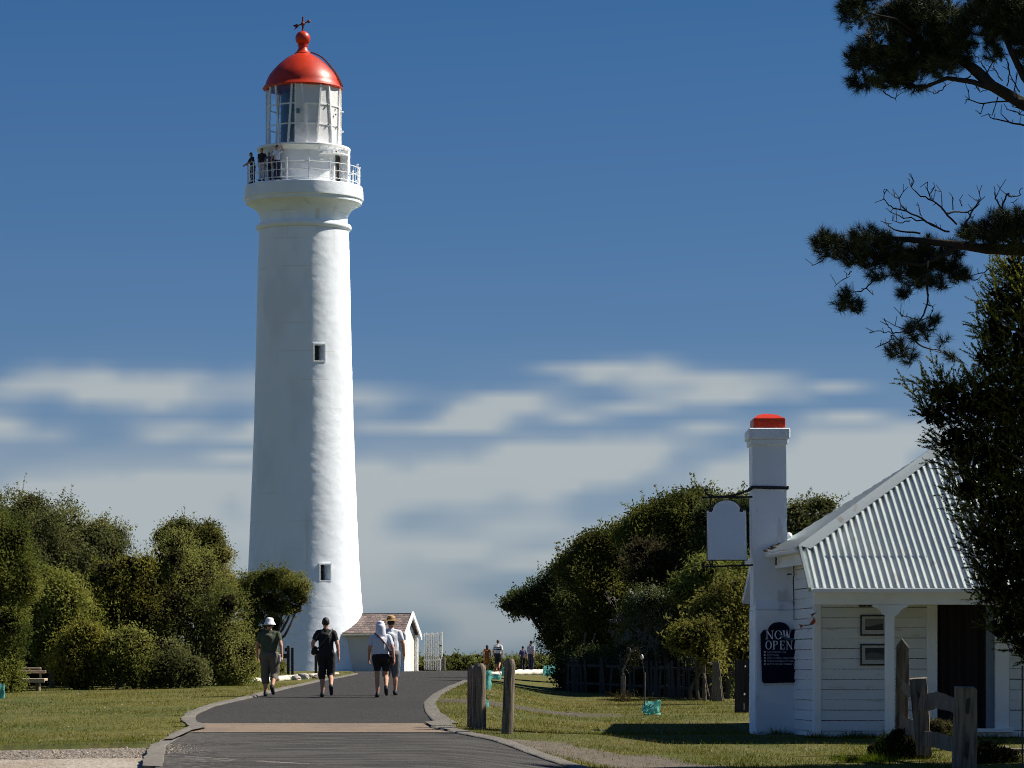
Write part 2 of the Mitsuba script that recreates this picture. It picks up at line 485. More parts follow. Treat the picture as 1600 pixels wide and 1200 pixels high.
def ground_mesh():
    xs = np.concatenate([[-40000, -9000, -2500, -800, -300, -120, -60, -35], np.arange(-26, 20.01, .3), [28, 45, 80, 200, 600, 2000, 9000, 40000]])
    ys = np.concatenate([[-9000, -1500, -300, -80, -20, 5, 20, 30], np.arange(36, 110, .3), np.arange(110, 200, 1.0), np.arange(200, 440, 8)])
    X, Y = np.meshgrid(xs, ys)
    Z = gz(X, Y) + .02 + .03 * (meshkit.fbm(np.stack([X * .8, Y * .8, X * 0], -1), 3, 3) - .5)
    inside = (X > road_l(Y) - .05) & (X < road_r(Y) + .05) & (Y < 174)
    Z = np.where(inside, gz(X, Y) - .16, Z)
    grav = (Y < GRAVEL_Y - .05) & (X < road_l(Y) + .1)
    Z = np.where(grav, gz(X, Y) - .16, Z)
    far = np.abs(X) > 100
    n = len(xs)
    idx = np.arange(len(ys) * n).reshape(len(ys), n)
    f = np.stack([idx[:-1, :-1], idx[:-1, 1:], idx[1:, 1:], idx[1:, :-1]], -1).reshape(-1, 4)
    return tm(np.stack([X, Y, Z], -1).reshape(-1, 3), f)


struct('ground', ground_mesh(), 'mat_lawn', 'mown green and straw coloured lawn on both sides of the drive', 'lawn')
_ys = np.concatenate([np.arange(14, 40, 1.0), np.arange(40, STRIP0, .25), [STRIP0]])
struct('driveway', sheet(lambda y: np.linspace(road_l(y) - .12, road_r(y) + .12, 30), _ys, 0.0), 'mat_asphalt', 'worn grey asphalt drive in front of the brick strip, scuffed with pale tyre marks', 'drive')
_ys = np.concatenate([[STRIP1], np.arange(STRIP1 + .2, 110, .3), np.arange(110, 173, 1.0)])
struct('driveway', sheet(lambda y: np.linspace(road_l(y) - .12, road_r(y) + .12, 30), _ys, 0.0), 'mat_asphalt', 'smooth dark asphalt drive beyond the brick strip, leading up to the lighthouse', 'drive')
_ys = np.linspace(STRIP0, STRIP1, 20)
struct('brick_strip', sheet(lambda y: np.linspace(road_l(y) - .12, road_r(y) + .12, 30), _ys, 0.006), 'mat_strip', 'pinkish brown brick strip laid across the asphalt drive', 'paving strip')


def gravel_row(y):
    return np.concatenate([[-400, -60, -20], np.linspace(-12, road_l(y) + .05, 60)])


struct('gravel_path', sheet(gravel_row, np.concatenate([np.arange(12, 40, 2.0), np.arange(40, GRAVEL_Y, .2), [GRAVEL_Y]]), -.06), 'mat_gravel', 'pale stony gravel path at the left edge of the drive below the lawn', 'path')


def kerb(xy_in, widths, h, side):
    """a concrete kerb along the polyline xy_in (inner edge); side -1: it lies to the left"""
    p = np.asarray(xy_in, float)
    s = np.concatenate([[0], np.cumsum(np.linalg.norm(np.diff(p, axis=0), axis=1))])
    q = np.arange(0, s[-1], .3)
    w = np.interp(q, s, widths)
    p = np.stack([np.interp(q, s, p[:, k]) for k in range(2)], 1)
    k = np.hanning(7); k /= k.sum()
    p = np.stack([np.convolve(np.pad(p[:, i], 3, mode='edge'), k, 'valid') for i in range(2)], 1)
    t = np.gradient(p, axis=0)
    t /= np.linalg.norm(t, axis=1, keepdims=True)
    nrm = np.stack([-t[:, 1], t[:, 0]], 1) * (1 if side < 0 else -1)
    wob = .05 * (meshkit.noise(np.stack([q * 1.7, q * 0, q * 0], 1), 3) - .5)
    rows = []
    for off, dz in ((0.0, -.15), (0.0, h - .02), (.03, h), (1.0, h + .005), (1.0, -.15)):
        o = p + nrm * (w * off + wob if off >= .5 else np.full(len(q), off))[:, None]
        rows.append(np.stack([o[:, 0], o[:, 1], gz(o[:, 0], o[:, 1]) + dz + .012 * (meshkit.noise(np.stack([q * 2.1, q * 0 + off, q * 0], 1), 8) - .5)], 1))
    v = np.stack(rows, 1).reshape(-1, 3)
    n = len(q)
    f = []
    for i in range(n - 1):
        for j in range(4):
            f.append((i * 5 + j, i * 5 + j + 1, (i + 1) * 5 + j + 1, (i + 1) * 5 + j))
    f += [(0, 1, 2, 3), (0, 3, 4, 4), ((n - 1) * 5 + 3, (n - 1) * 5 + 2, (n - 1) * 5 + 1, (n - 1) * 5), ((n - 1) * 5 + 4, (n - 1) * 5 + 3, (n - 1) * 5, (n - 1) * 5)]
    f = np.array(f)
    m = tm(v, f[:, ::-1] if side < 0 else f)
    m.update_faces(m.nondegenerate_faces())
    return m


def edge_line(e, lo, hi):
    e = e[np.argsort(e[:, 1])]
    e = e[(e[:, 1] >= lo) & (e[:, 1] <= hi)]
    return e[:, :2]


_lk = np.array([on_ground(*p)[:2] for p in [(318, 1137), (304, 1126), (307, 1117), (336, 1104), (400, 1089.5), (470, 1072), (530, 1059.5), (560, 1053)]])
struct('kerb', kerb(_lk, [0.29, 0.25, 0.23, 0.20, 0.18, 0.16, 0.16, 0.16], .035, -1), 'mat_kerb', 'low concrete kerb curving along the left side of the drive', 'kerb', smooth=40)
_lk2 = np.array([on_ground(*p)[:2] for p in [(255, 1199), (261, 1165), (289, 1147), (316, 1139)]])
struct('kerb', kerb(_lk2, [0.28, 0.26, 0.23, 0.20], .012, -1), 'mat_kerb', 'crumbling concrete edge where the drive meets the gravel path', 'kerb', smooth=40)
_rk = np.array([on_ground(*p)[:2] for p in [(885, 1199), (840, 1184), (770, 1158), (700, 1144), (668, 1137)]])
_rk = np.vstack([[_rk[0] + (_rk[0] - _rk[1]) * 2], _rk])
struct('kerb', kerb(_rk, [0.30, 0.30, 0.30, 0.28, 0.26, 0.25], .035, 1), 'mat_kerb', 'broad pale concrete kerb sweeping along the near right edge of the drive', 'kerb', smooth=40)
_rk2 = np.array([on_ground(*p)[:2] for p in [(690, 1133), (674, 1126), (664, 1113), (661, 1099), (680, 1084), (712, 1069), (738, 1059)]])
struct('kerb', kerb(_rk2, [0.34, 0.33, 0.28, 0.25, 0.23, 0.20, 0.16], .035, 1), 'mat_kerb', 'curved concrete kerb round the right lawn beyond the brick strip', 'kerb', smooth=40)



def patch(px, dz):
    import shapely
    p = np.array([on_ground(*q)[:2] for q in px])
    v2, f2 = trimesh.creation.triangulate_polygon(shapely.Polygon(p), engine='earcut')
    v2 = np.asarray(v2)
    return tm(np.column_stack([v2, gz(v2[:, 0], v2[:, 1]) + dz]), f2)


struct('kerb', patch([(291, 1124), (304, 1124.5), (308, 1131), (322, 1135.5), (322, 1139.5), (300, 1144), (270, 1158), (256, 1159), (272, 1147.5), (296, 1138)], .042), 'mat_kerb', 'cracked concrete apron where the left kerb meets the brick strip', 'kerb', smooth=False)
struct('kerb', patch([(664, 1131), (690, 1128.5), (706, 1134), (716, 1142), (700, 1143.5), (676, 1138)], .042), 'mat_kerb', 'cracked concrete apron where the right kerb meets the brick strip', 'kerb', smooth=False)
sv = np.array([(r * math.cos(a), r * math.sin(a), -60.0) for r in (150, 2000, 60000) for a in np.linspace(0, 2 * math.pi, 97)])
sf = [(i * 97 + j, (i + 1) * 97 + j, (i + 1) * 97 + j + 1, i * 97 + j + 1) for i in range(2) for j in range(96)]
struct('sea', tm(sv, sf), 'mat_sea', 'hazy grey blue sea beyond the lighthouse headland', 'sea')
# ---------------------------------------------------------------- lighthouse
LX0, LY0 = -10.80, 166.0
SC = F / LY0
lz = lambda py: EYE + (HZ - py) / SC
C0 = np.array([LX0, LY0])
_c = -C0 / np.linalg.norm(C0)                       # towards the camera
_r = np.array([-_c[1], _c[0]])                      # to the right as seen from the drive


def ring(th, R, z):
    """th: degrees to the right of the side that faces the drive"""
    t = np.radians(th)
    xy = C0 + np.multiply.outer(R * np.sin(t), _r) + np.multiply.outer(R * np.cos(t), _c)
    return np.concatenate([xy, np.broadcast_to(np.asarray(z, float), xy.shape[:-1])[..., None]], -1)


lh = thing('lighthouse', 'tall white round lighthouse tower with red dome and railed gallery', 'lighthouse')


def prof_px(rows):
    return [(hw / SC, lz(py)) for hw, py in rows]


tower_prof = [(106, 1058), (103, 1040), (98.5, 1010), (94.5, 980), (92, 955), (89.5, 925), (87, 890), (84.5, 840), (82.5, 790), (80, 730), (78.2, 680), (76.5, 620), (75, 560), (73.6, 500), (72.3, 440), (71.3, 400), (70.3, 362)]
hw = np.array(tower_prof, float)
rows = np.linspace(1058, 362, 240)
hws = np.interp(-rows, -hw[:, 1], hw[:, 0])
k = np.hanning(13); k /= k.sum()
hws = np.convolve(np.pad(hws, 6, mode='reflect', reflect_type='odd'), k, 'valid')
tw = lathe(prof_px(zip(hws, rows)), 190, (LX0, LY0, 0), True)
v = np.array(tw.vertices)
rad = v[:, :2] - C0
R = np.linalg.norm(rad, axis=1, keepdims=True)
q = np.stack([v[:, 0] * 1.5, v[:, 1] * 1.5, v[:, 2] * 1.8], 1)
lump = .018 * (meshkit.fbm(q, 3, 2) - .5) + .012 * (meshkit.fbm(q * [1.6, 1.6, 2.2], 3, 12) - .5) + .03 * np.clip(meshkit.fbm(q * .55, 2, 9) - .55, -.1, .1)
v[:, :2] += rad / np.maximum(R, 1e-6) * (lump * (R[:, 0] > 1))[:, None]
tw.vertices = v
wins = []
body = man(tw)
if body.is_empty() or body.volume() < 0:
    raise ValueError('tower mesh')
for (px, py, w_, h_) in ((498.5, 557.5, .54, .82), (507.5, 896.5, .54, .80)):
    z = lz(py)
    Rz = float(np.interp(z, [lz(r) for r in rows], hws / SC)) if False else float(np.interp(-py, -rows, hws)) / SC
    th = math.degrees(math.asin((px - 474.8) / SC / Rz))
    p = ring(th, Rz, z)
    nrm = np.array([*((p[:2] - C0) / Rz), 0])
    tan = np.array([-nrm[1], nrm[0], 0])
    M = np.eye(4)
    M[:3, 0], M[:3, 1], M[:3, 2], M[:3, 3] = tan, nrm, (0, 0, 1), p
    hole = box(-w_ / 2, w_ / 2, -.85, .6, -h_ / 2, h_ / 2)
    hole.apply_transform(M)
    body = body - man(hole)
    wins.append((M, w_, h_))
part(lh, 'tower', body, 'mat_plaster', 50)
for M, w_, h_ in wins:
    def loc(m): m.apply_transform(M); return m
    t = .07
    fr = cat(box(-w_ / 2 - t, -w_ / 2, -.05, .045, -h_ / 2 - t, h_ / 2 + t, .006), box(w_ / 2, w_ / 2 + t, -.05, .045, -h_ / 2 - t, h_ / 2 + t, .006),
             box(-w_ / 2, w_ / 2, -.05, .042, h_ / 2, h_ / 2 + t, .006), box(-w_ / 2, w_ / 2, -.05, .05, -h_ / 2 - t, -h_ / 2, .006))
    wk = part(lh, 'window', loc(fr), 'mat_white')
    part(wk, 'pane', loc(box(-w_ / 2, w_ / 2, -.83, -.80, -h_ / 2, h_ / 2)), 'mat_gloss', col=(.012, .014, .016))
    sash = cat(box(-.02, .02, -.80, -.77, -h_ / 2, h_ / 2), box(-w_ / 2, -w_ / 2 + .05, -.799, -.76, -h_ / 2, h_ / 2), box(w_ / 2 - .05, w_ / 2, -.799, -.76, -h_ / 2, h_ / 2))
    part(wk, 'sash', loc(sash), 'mat_colour', col=(.16, .14, .12))


def disc(rows_px, seg=128):
    return lathe(prof_px(rows_px), seg, (LX0, LY0, 0))


bead = [(69, 362)] + [(70 + 4.6 * math.sin(a), 356.5 + 5.0 * math.cos(a)) for a in np.linspace(0.15, math.pi - .15, 9)] + [(68.5, 350)]
part(lh, 'cornice', disc(bead), 'mat_plaster', 40)
cav = [(68.4, 351), (68.0, 346), (68.4, 341), (70, 336), (73, 331), (77.5, 326.5), (83, 323), (88.5, 320.5), (90.2, 319.6), (90.5, 317), (90.5, 314.6), (91.8, 314.4), (93.0, 313.6), (93.1, 311), (92.6, 300), (92.2, 294.5), (91.5, 293.6), (60, 291.5)]
part(lh, 'gallery', disc(cav, 150), 'mat_plaster', 25, label='flared white gallery ledge below the railing')
# watch room under the lantern
part(lh, 'watch_room', disc([(62.5, 292.5), (62.5, 236)], 96), 'mat_white', 40)
part(lh, 'lantern_ledge', disc([(62, 243), (66, 239.5), (71.5, 237.6), (73, 236.6), (73.2, 234.2), (72.6, 233), (57, 231.6)], 96), 'mat_white', 25)
# railing
RR = 87.6 / SC
zf, zt = lz(292.2), lz(262)
for i, th in enumerate(np.arange(5, 365, 22.5)):
    a, b = ring(th, RR, zf), ring(th, RR, zt)
    part(lh, 'railing_post', cat(tube([a, b], .030, 8), trimesh.creation.icosphere(1, .055).apply_translation(b + np.array([0, 0, .04]))), 'mat_white')
for dz in (.12, .50, .90):
    ths = np.linspace(0, 360, 97)
    part(lh, 'rail', tube(ring(ths, RR, zf + dz), .020 if dz < .8 else .024, 6, cap=False), 'mat_white', True)
mesh_w = []
for th in np.arange(5, 365, 22.5):
    if th in (5.0, 342.5): continue
    for k in range(1, 4):
        t2 = th + 22.5 * k / 4
        mesh_w.append(tube([ring(t2, RR, zf + .12), ring(t2, RR, zf + .90)], .008, 4, cap=False))
for m_ in mesh_w:
    part(lh, 'baluster', m_, 'mat_white', False)
# vents, lamp and door hood on the watch room
Rw = 62.5 / SC


def plate(th, R, z, w, h, t, ch=.0, o=0.0):
    p = ring(th, R + o, z)
    nrm = np.array([*((p[:2] - C0) / np.linalg.norm(p[:2] - C0)), 0])
    m = box(-w / 2, w / 2, 0, t, -h / 2, h / 2, ch)
    M = np.eye(4)
    M[:3, 0], M[:3, 1], M[:3, 2], M[:3, 3] = (-nrm[1], nrm[0], 0), nrm, (0, 0, 1), p
    m.apply_transform(M)
    return m


part(lh, 'vent', plate(-11.5, Rw, lz(236 + 3), .26, .17, .03), 'mat_colour', col=(.06, .07, .08))
part(lh, 'vent', cat([plate(-11.5, Rw, lz(234.7 + 2.2 * i), .26, .02, .05) for i in range(3)]), 'mat_white')
dkey = part(lh, 'door', plate(57, Rw, lz(267), .72, 1.75, .03), 'mat_colour', col=(.035, .03, .026), label='dark gallery doorway under a white hood')
part(dkey, 'frame', cat(plate(66.5, Rw + .0, lz(267), .30, 1.80, .46), plate(46, Rw, lz(267), .10, 1.80, .12)), 'mat_white')
hood = []
for i, th in enumerate(np.linspace(28, 70, 8)):
    hood.append(plate(th, Rw - .02, lz(248.0 - 1.0 * math.sin((i + .5) / 8 * math.pi)), .42, .07, .42 + .1 * math.sin(i / 7 * math.pi)))
part(dkey, 'hood', cat(hood), 'mat_white')
for th in (22, 33, 44, 55, 66, 77):
    a, b = ring(th, Rw, lz(243)), ring(th, 71.5 / SC, lz(237.5))
    part(lh, 'bracket', beam(a, b, .05, .09), 'mat_white')
part(lh, 'lamp', cat(tube([ring(24, Rw, lz(256)), ring(24, Rw + .18, lz(256))], .02), trimesh.creation.icosphere(2, .09).apply_translation(ring(24, Rw + .22, lz(257)))), 'mat_white')
# lantern: zigzag glazing bars, three tiers, glass on the left, white blanking sheets on the right
RL = 58.0 / SC
z0, z1 = lz(231.5), lz(139)
bars = []
for kk in range(8):
    bars.append((45 * kk - 3.5, 45 * kk + 4.5))
    bars.append((45 * kk + 27, 45 * kk + 20.3))
bars.sort()
norm = lambda a: (a + 180) % 360 - 180
lev = [z0, z0 + (z1 - z0) * .325, z0 + (z1 - z0) * .66, z1]
at_level = lambda b, z: b[1] + (b[0] - b[1]) * (z - z0) / (z1 - z0)
for b in bars:
    pts = ring(np.array([b[1], b[0]]), RL, [z0, z1])
    part(lh, 'glazing_bar', beam(pts[0], pts[1], .085, .10, up=(*(pts[0][:2] - C0), 0)), 'mat_white', False)
for z in lev[1:3]:
    pts = [ring(at_level(b, z), RL, z) for b in bars]
    for i in range(16):
        part(lh, 'transom', beam(pts[i], pts[(i + 1) % 16], .06, .06), 'mat_white', False)
for i in range(16):
    b0, b1 = bars[i], (bars[i + 1] if i < 15 else (bars[0][0] + 360, bars[0][1] + 360))
    for t in range(3):
        qd = []
        for b, z in ((b0, lev[t]), (b1, lev[t]), (b1, lev[t + 1]), (b0, lev[t + 1])):
            qd.append(ring(at_level(b, z), RL - (.055 if -30 < norm(at_level(b0, lev[t]) / 2 + at_level(b1, lev[t]) / 2) < 165 else .0), z))
        qd = np.array(qd)
        mid = norm(at_level(b0, lev[t]) / 2 + at_level(b1, lev[t]) / 2)
        outw = np.array([*(qd.mean(0)[:2] - C0), 0])
        outw /= np.linalg.norm(outw)
        white = -30 < mid < 165
        if white and mid < -8:        # the bay where the glass ends halfway
            cut = -13.0
            qs = [ring(cut, RL - .055, lev[t]), qd[1], qd[2], ring(cut, RL * .995, lev[t + 1])]
            part(lh, 'blanking_sheet', slab(qs, outw, .03), 'mat_colour', False, col=(.66, .67, .68))
            qg = np.array([qd[0], qs[0], qs[3], qd[3]])
            part(lh, 'pane', tm(qg, [(0, 1, 2, 3)]), 'mat_glass', False)
        elif white:
            part(lh, 'blanking_sheet', slab(qd, outw, .03), 'mat_colour', False, col=(.66, .67, .68))
        else:
            part(lh, 'pane', tm(qd, [(0, 1, 2, 3)]), 'mat_glass', False)
part(lh, 'panel_edge', beam(ring(-13, RL + .02, z0), ring(-13, RL + .02, z1), .07, .07, up=(*_c, 0)), 'mat_white', False)
part(lh, 'lantern_floor', disc([(57, 231), (.2, 231)], 48), 'mat_white', False)
part(lh, 'lens', disc([(36, 231), (36, 150), (30, 143), (.1, 141)], 32), 'mat_gloss', col=(.012, .020, .034), label='dark curtained lamp and lens inside the lantern')
part(lh, 'plaque', plate(-8.5, RL + .03, lz(183), .18, .26, .02), 'mat_colour', col=(.10, .20, .30))
for (th, py) in ((39, 171), (41, 201), (62, 173), (57, 184), (62, 202)):
    part(lh, 'bolt', trimesh.creation.icosphere(1, .05).apply_translation(ring(th, RL + .03, lz(py))), 'mat_colour', col=(.2, .2, .2))
for py in (175, 206):
    part(lh, 'bolt', tube([ring(86, RL, lz(py)), ring(86, RL + .14, lz(py))], .05), 'mat_white')
# dome
dome = [(56, 141.5), (62.4, 140.2), (62.8, 139), (61.0, 136.6), (58.4, 133.5), (57.2, 129), (54.8, 123), (51.2, 117), (46.4, 111), (40, 104), (33, 97.5), (26, 92), (19, 87.8), (13, 85), (12.8, 83.6), (11.6, 82.6), (9.2, 80), (7.4, 76.5), (6.8, 73.2), (8.2, 72.4), (8.2, 71), (6.6, 70.4)]
dk = part(lh, 'dome', lathe(prof_px(dome), 96, (LX0 - .05, LY0, 0)), 'mat_red', 30, label='bright red painted dome of the lantern')
ball = [(11.7 * math.sin(a), 60.2 + 11.7 * math.cos(a)) for a in np.linspace(.45, math.pi - .02, 16)]
part(dk, 'ball_vent', lathe(prof_px(ball), 48, (LX0 - .05, LY0, 0)), 'mat_red', 40)
arc = [(x, y) for x, y in [(12.5, 83.0), (21.5, 86.5), (31, 91.8), (39, 99.2), (46.5, 108), (53, 116.5), (58, 125), (61.5, 132.5), (63.5, 138)]]
part(dk, 'ladder_rail', tube([ring(72, x / SC * .965, lz(y - .8)) for x, y in arc], .04, 6), 'mat_colour', col=(.10, .018, .012))
part(dk, 'ladder_rail', tube([ring(78, x / SC * .975, lz(y - .8)) for x, y in arc], .04, 6), 'mat_colour', col=(.10, .018, .012))
for x, y in arc[1:-1]:
    part(dk, 'ladder_rung', tube([ring(72, x / SC * .965, lz(y - .8)), ring(78, x / SC * .975, lz(y - .8))], .025, 5), 'mat_colour', col=(.10, .018, .012))
# weather vane
ax = np.array([LX0 - .05, LY0, 0])
vp = lambda px, py: np.array([LX0 - .05 + (px - 472.8) / SC, LY0, lz(py)])
vk = part(lh, 'weather_vane', cat(tube([vp(472.8, 50), vp(472.8, 26.5)], .045, 8), trimesh.creation.icosphere(2, .11).apply_translation(vp(472.8, 37.3))), 'mat_colour', col=(.16, .03, .022))
part(vk, 'arrow', cat(tube([vp(461, 41.5), vp(481, 34)], .035, 6), trimesh.creation.icosphere(1, .09).apply_translation(vp(482, 33.4)),
                      prism([(vp(x, y)[0], vp(x, y)[2]) for x, y in [(457, 40), (464, 37), (466, 42), (458.6, 47), (461.5, 43)]], LY0 - .02, LY0 + .02)), 'mat_colour', 30, col=(.13, .025, .02))

# ---------------------------------------------------------------- store building against the tower
A = math.radians(-9)
ux, uy = np.array([math.cos(A), math.sin(A)]), np.array([-math.sin(A), math.cos(A)])
so = C0 + np.array([0, .1])


def sp(u, w, z): return np.array([*(so + u * ux + w * uy), z])


def spx(m):
    M = np.eye(4)
    M[:2, 0], M[:2, 1], M[:2, 3] = ux, uy, so
    m.apply_transform(M)
    return m


st = thing('store_building', 'low white store with slate roof built against the lighthouse foot', 'building')
SU, SW, ZE, ZR, ZG = 5.72, 1.95, lz(990.0), lz(961.5), .75
U0 = 2.0
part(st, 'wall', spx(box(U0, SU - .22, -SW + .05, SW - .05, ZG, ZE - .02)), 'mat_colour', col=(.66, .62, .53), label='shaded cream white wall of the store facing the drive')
gab = spx(prism([(-SW + .05, ZE - .02), (SW - .05, ZE - .02), (0, ZR - .1)], 0, .18))
gv = np.array(prism([(-SW + .05, ZE - .02), (SW - .05, ZE - .02), (0, ZR - .1)], 0, .18).vertices)
g2 = prism([(-SW + .05, ZE - .02), (SW - .05, ZE - .02), (0, ZR - .1)], 0, .18)
g2.vertices = np.stack([SU - .22 - gv[:, 1], gv[:, 0], gv[:, 2]], 1)
part(st, 'gable', spx(g2), 'mat_white', False)
nr = np.array([0, -(ZR - ZE), SW + .12]); nr /= np.linalg.norm(nr)
rk = part(st, 'roof', cat(spx(slab([(U0, -SW - .14, ZE - .07), (SU, -SW - .14, ZE - .07), (SU, 0, ZR), (U0, 0, ZR)], nr, .05)),
                          spx(slab([(U0, SW + .14, ZE - .07), (SU, SW + .14, ZE - .07), (SU, 0, ZR), (U0, 0, ZR)], nr * [1, -1, 1], .05))), 'mat_colour', False, col=(.10, .08, .075))
srng = np.random.default_rng(5)
nrow, slope = 9, math.hypot(SW + .14, ZR - ZE + .07)
es = np.array([0, SW + .14, ZR - ZE + .07]) / slope
for i in range(nrow):
    ncol = 17
    for j in range(ncol + 1):
        u0 = U0 + (SU - U0) / ncol * (j - .5 * (i % 2))
        u1 = min(u0 + (SU - U0) / ncol - .012, SU + .02)
        u0 = max(u0, U0)
        if u1 - u0 < .05: continue
        b0 = np.array([0, -SW - .15, ZE - .07]) + es * slope * i / nrow
        b1 = b0 + es * slope / nrow * 1.25
        o = nr * (.062 + .006 * srng.random())
        lift = nr * .02
        qd = [np.array([u0, 0, 0]) + b0 + o + lift, np.array([u1, 0, 0]) + b0 + o + lift, np.array([u1, 0, 0]) + b1 + o, np.array([u0, 0, 0]) + b1 + o]
        tone = srng.random()
        c = np.array([.155, .115, .105]) * (.65 + .7 * tone) + np.array([.02, .02, .02]) * srng.random()
        part(rk, 'slate', spx(slab(qd, nr, .012)), 'mat_slate', False, col=c)
part(rk, 'ridge_cap', spx(beam((U0, 0, ZR + .07), (SU + .02, 0, ZR + .07), .18, .07)), 'mat_colour', col=(.13, .10, .09))
part(st, 'gutter', spx(beam((U0, -SW - .2, ZE - .09), (SU + .02, -SW - .2, ZE - .09), .11, .12, ch=.02)), 'mat_colour', col=(.62, .57, .45))
for s in (-1, 1):
    part(st, 'bargeboard', spx(beam((SU + .04, s * (SW + .22), ZE - .12), (SU + .04, 0, ZR + .06), .07, .26, over=.03)), 'mat_white', False)
    part(st, 'bargeboard_end', spx(box(SU - .0, SU + .10, s * (SW + .2) - .11, s * (SW + .2) + .11, ZE - .34, ZE - .08, .02)), 'mat_white')
    part(st, 'porch_post', spx(box(SU - .22, SU - .04, s * (SW - .12) - .09, s * (SW - .12) + .09, ZG, ZE - .08, .015)), 'mat_white')
part(st, 'door', spx(box(SU - .24, SU - .20, -.55, .55, ZG, ZE - .05)), 'mat_white', False)
nk = part(st, 'notice_board', spx(box(SU - 1.62, SU - .62, -SW + .0, -SW + .05, lz(1019), lz(1001))), 'mat_colour', col=(.46, .46, .43), label='pale notice board with grey lines of text on the store wall')
for i in range(6):
    w_ = .3 + .12 * ((i * 7) % 4)
    part(nk, 'text_line', spx(box(SU - 1.12 - w_, SU - 1.12 + w_, -SW - .008, -SW + .0, lz(1004 + i * 2.4) - .014, lz(1004 + i * 2.4) + .014)), 'mat_colour', False, col=(.12, .12, .13))
part(st, 'wall_edge', spx(box(SU - .30, SU - .215, -SW + .02, -SW + .3, ZG, ZE - .03)), 'mat_white', False)

# gate beside the store
gt = thing('picket_gate', 'tall white metal gate of upright bars beside the store', 'gate')
gy = 167.5
gp = lambda px, z: np.array([(px - 800) * gy / F, gy, z])
zb, ztp = lz(1047), lz(989)
for px in np.linspace(664, 686, 9):
    part(gt, 'bar', tube([gp(px, zb), gp(px, ztp + .12 * math.sin(px * 3) * .3)], .034, 6), 'mat_colour', col=(.78, .77, .70))
for py, t in ((991.5, .05), (1007.5, .05), (1031.5, .08)):
    part(gt, 'rail', beam(gp(662, lz(py)), gp(690, lz(py)), .06, t * 1.2), 'mat_colour', col=(.78, .77, .70))
part(gt, 'post', tube([gp(690.3, zb), gp(690.3, lz(987))], .05, 8), 'mat_colour', col=(.70, .68, .60))
part(gt, 'latch', box(*(gp(688, 0)[0] + np.array([-.05, .05])), gy - .08, gy - .03, lz(1010), lz(1008)), 'mat_colour', col=(.05, .05, .05))
part(gt, 'stop_block', box(gp(683, 0)[0], gp(689, 0)[0], gy - .25, gy - .06, zb - .05, lz(1029.5), .02), 'mat_colour', col=(.55, .53, .46))
g3 = thing('gate_post', 'short dark timber post right beside the white gate', 'post')
part(g3, 'post', box(gp(691.8, 0)[0], gp(694.3, 0)[0], gy - .1, gy + .05, zb, lz(1026), .01), 'mat_timber')
part(g3, 'pale_face', box(gp(694.6, 0)[0], gp(695.9, 0)[0], gy - .1, gy, zb, lz(1027), .005), 'mat_colour', col=(.5, .47, .38))
# ---------------------------------------------------------------- cottage
co = thing('cottage', 'white weatherboard cottage with corrugated hip roof and red topped chimney', 'cottage')
WY, WX = 55.3, 5.25                                     # front wall plane, left corner
SDX, SDY = -.18 / 2.0, 1.0                              # direction of the side wall going back
XR = 14.0
brng = np.random.default_rng(11)
zr = lambda y: 2.815 + .43 * (y - 54)                   # the front roof plane
# core walls, coloured dark to put shade in the gaps behind the boards
core = [box(WX + .02, 7.30, WY + .03, WY + .16, -.1, 3.35), box(8.40, XR, WY + .03, WY + .16, -.1, 3.35), box(7.30, 8.40, WY + .03, WY + .16, 2.62, 3.35)]
core.append(slab([(WX + .03, WY + .17, -.1), (WX + .03 + SDX * 3.4, WY + 3.4, -.1), (WX + .03 + SDX * 3.4, WY + 3.4, 3.36), (WX + .03, WY + .17, 3.36)], (1, 0, 0), .12))
core.append(slab([(WX + .05 + SDX * 3.4, WY + 3.42, -.1), (WX + .12, WY + 9.5, -.1), (WX + .12, WY + 9.5, 3.36), (WX + .05 + SDX * 3.4, WY + 3.42, 3.36)], (1, 0, 0), .12))
wk = part(co, 'wall', cat(core), 'mat_colour', False, col=(.11, .12, .13))


def board(a, b, z, h, out, sag=(0, 0)):
    """one lapped weatherboard: its lower edge stands proud of the board below"""
    a, b, out = np.asarray(a, float), np.asarray(b, float), np.asarray(out, float)
    v = []
    for p, s in ((a, sag[0]), (b, sag[1])):
        for o, dz in ((.012, h + .0), (.034, .009), (.004, .009), (-.016, h + .0)):
            v.append([*(p + out * o), z + dz + s])
    return trimesh.convex.convex_hull(np.array(v))


BP = .178
front_out = np.array([0, -1.0])
side_out = np.array([-1.0, SDX]); side_out /= np.linalg.norm(side_out)
zs = np.arange(.18, 3.25, BP)
for i, z in enumerate(zs):
    s = lambda: brng.uniform(-.006, .006, 2)
    part(wk, 'board', board((WX + .10, WY + .015), (7.17, WY + .015), z, BP, front_out, s()), 'mat_board', False)
    part(wk, 'board', board((8.60, WY + .015), (XR, WY + .015), z, BP, front_out, s()), 'mat_board', False)
    part(wk, 'board', board((WX + SDX * .10, WY + .1), (WX + SDX * 3.3, WY + 3.3), z - .01, BP, side_out, s()), 'mat_board', False)
part(wk, 'corner_board', box(WX - .012, WX + .095, WY - .035, WY + .06, .12, 3.25, .006), 'mat_white')
part(wk, 'corner_board', slab([(WX - .035, WY - .02, .12), (WX - .035 + SDX * .12, WY + .10, .12), (WX - .035 + SDX * .12, WY + .10, 3.2), (WX - .035, WY - .02, 3.2)], (1, 0, 0), .024), 'mat_white', False)
part(wk, 'base_board', box(WX + .0, 7.17, WY - .03, WY + .02, -.1, .20), 'mat_board', False)
part(wk, 'base_board', box(7.17, XR, WY - .05, WY + .02, -.1, .34), 'mat_board', False)
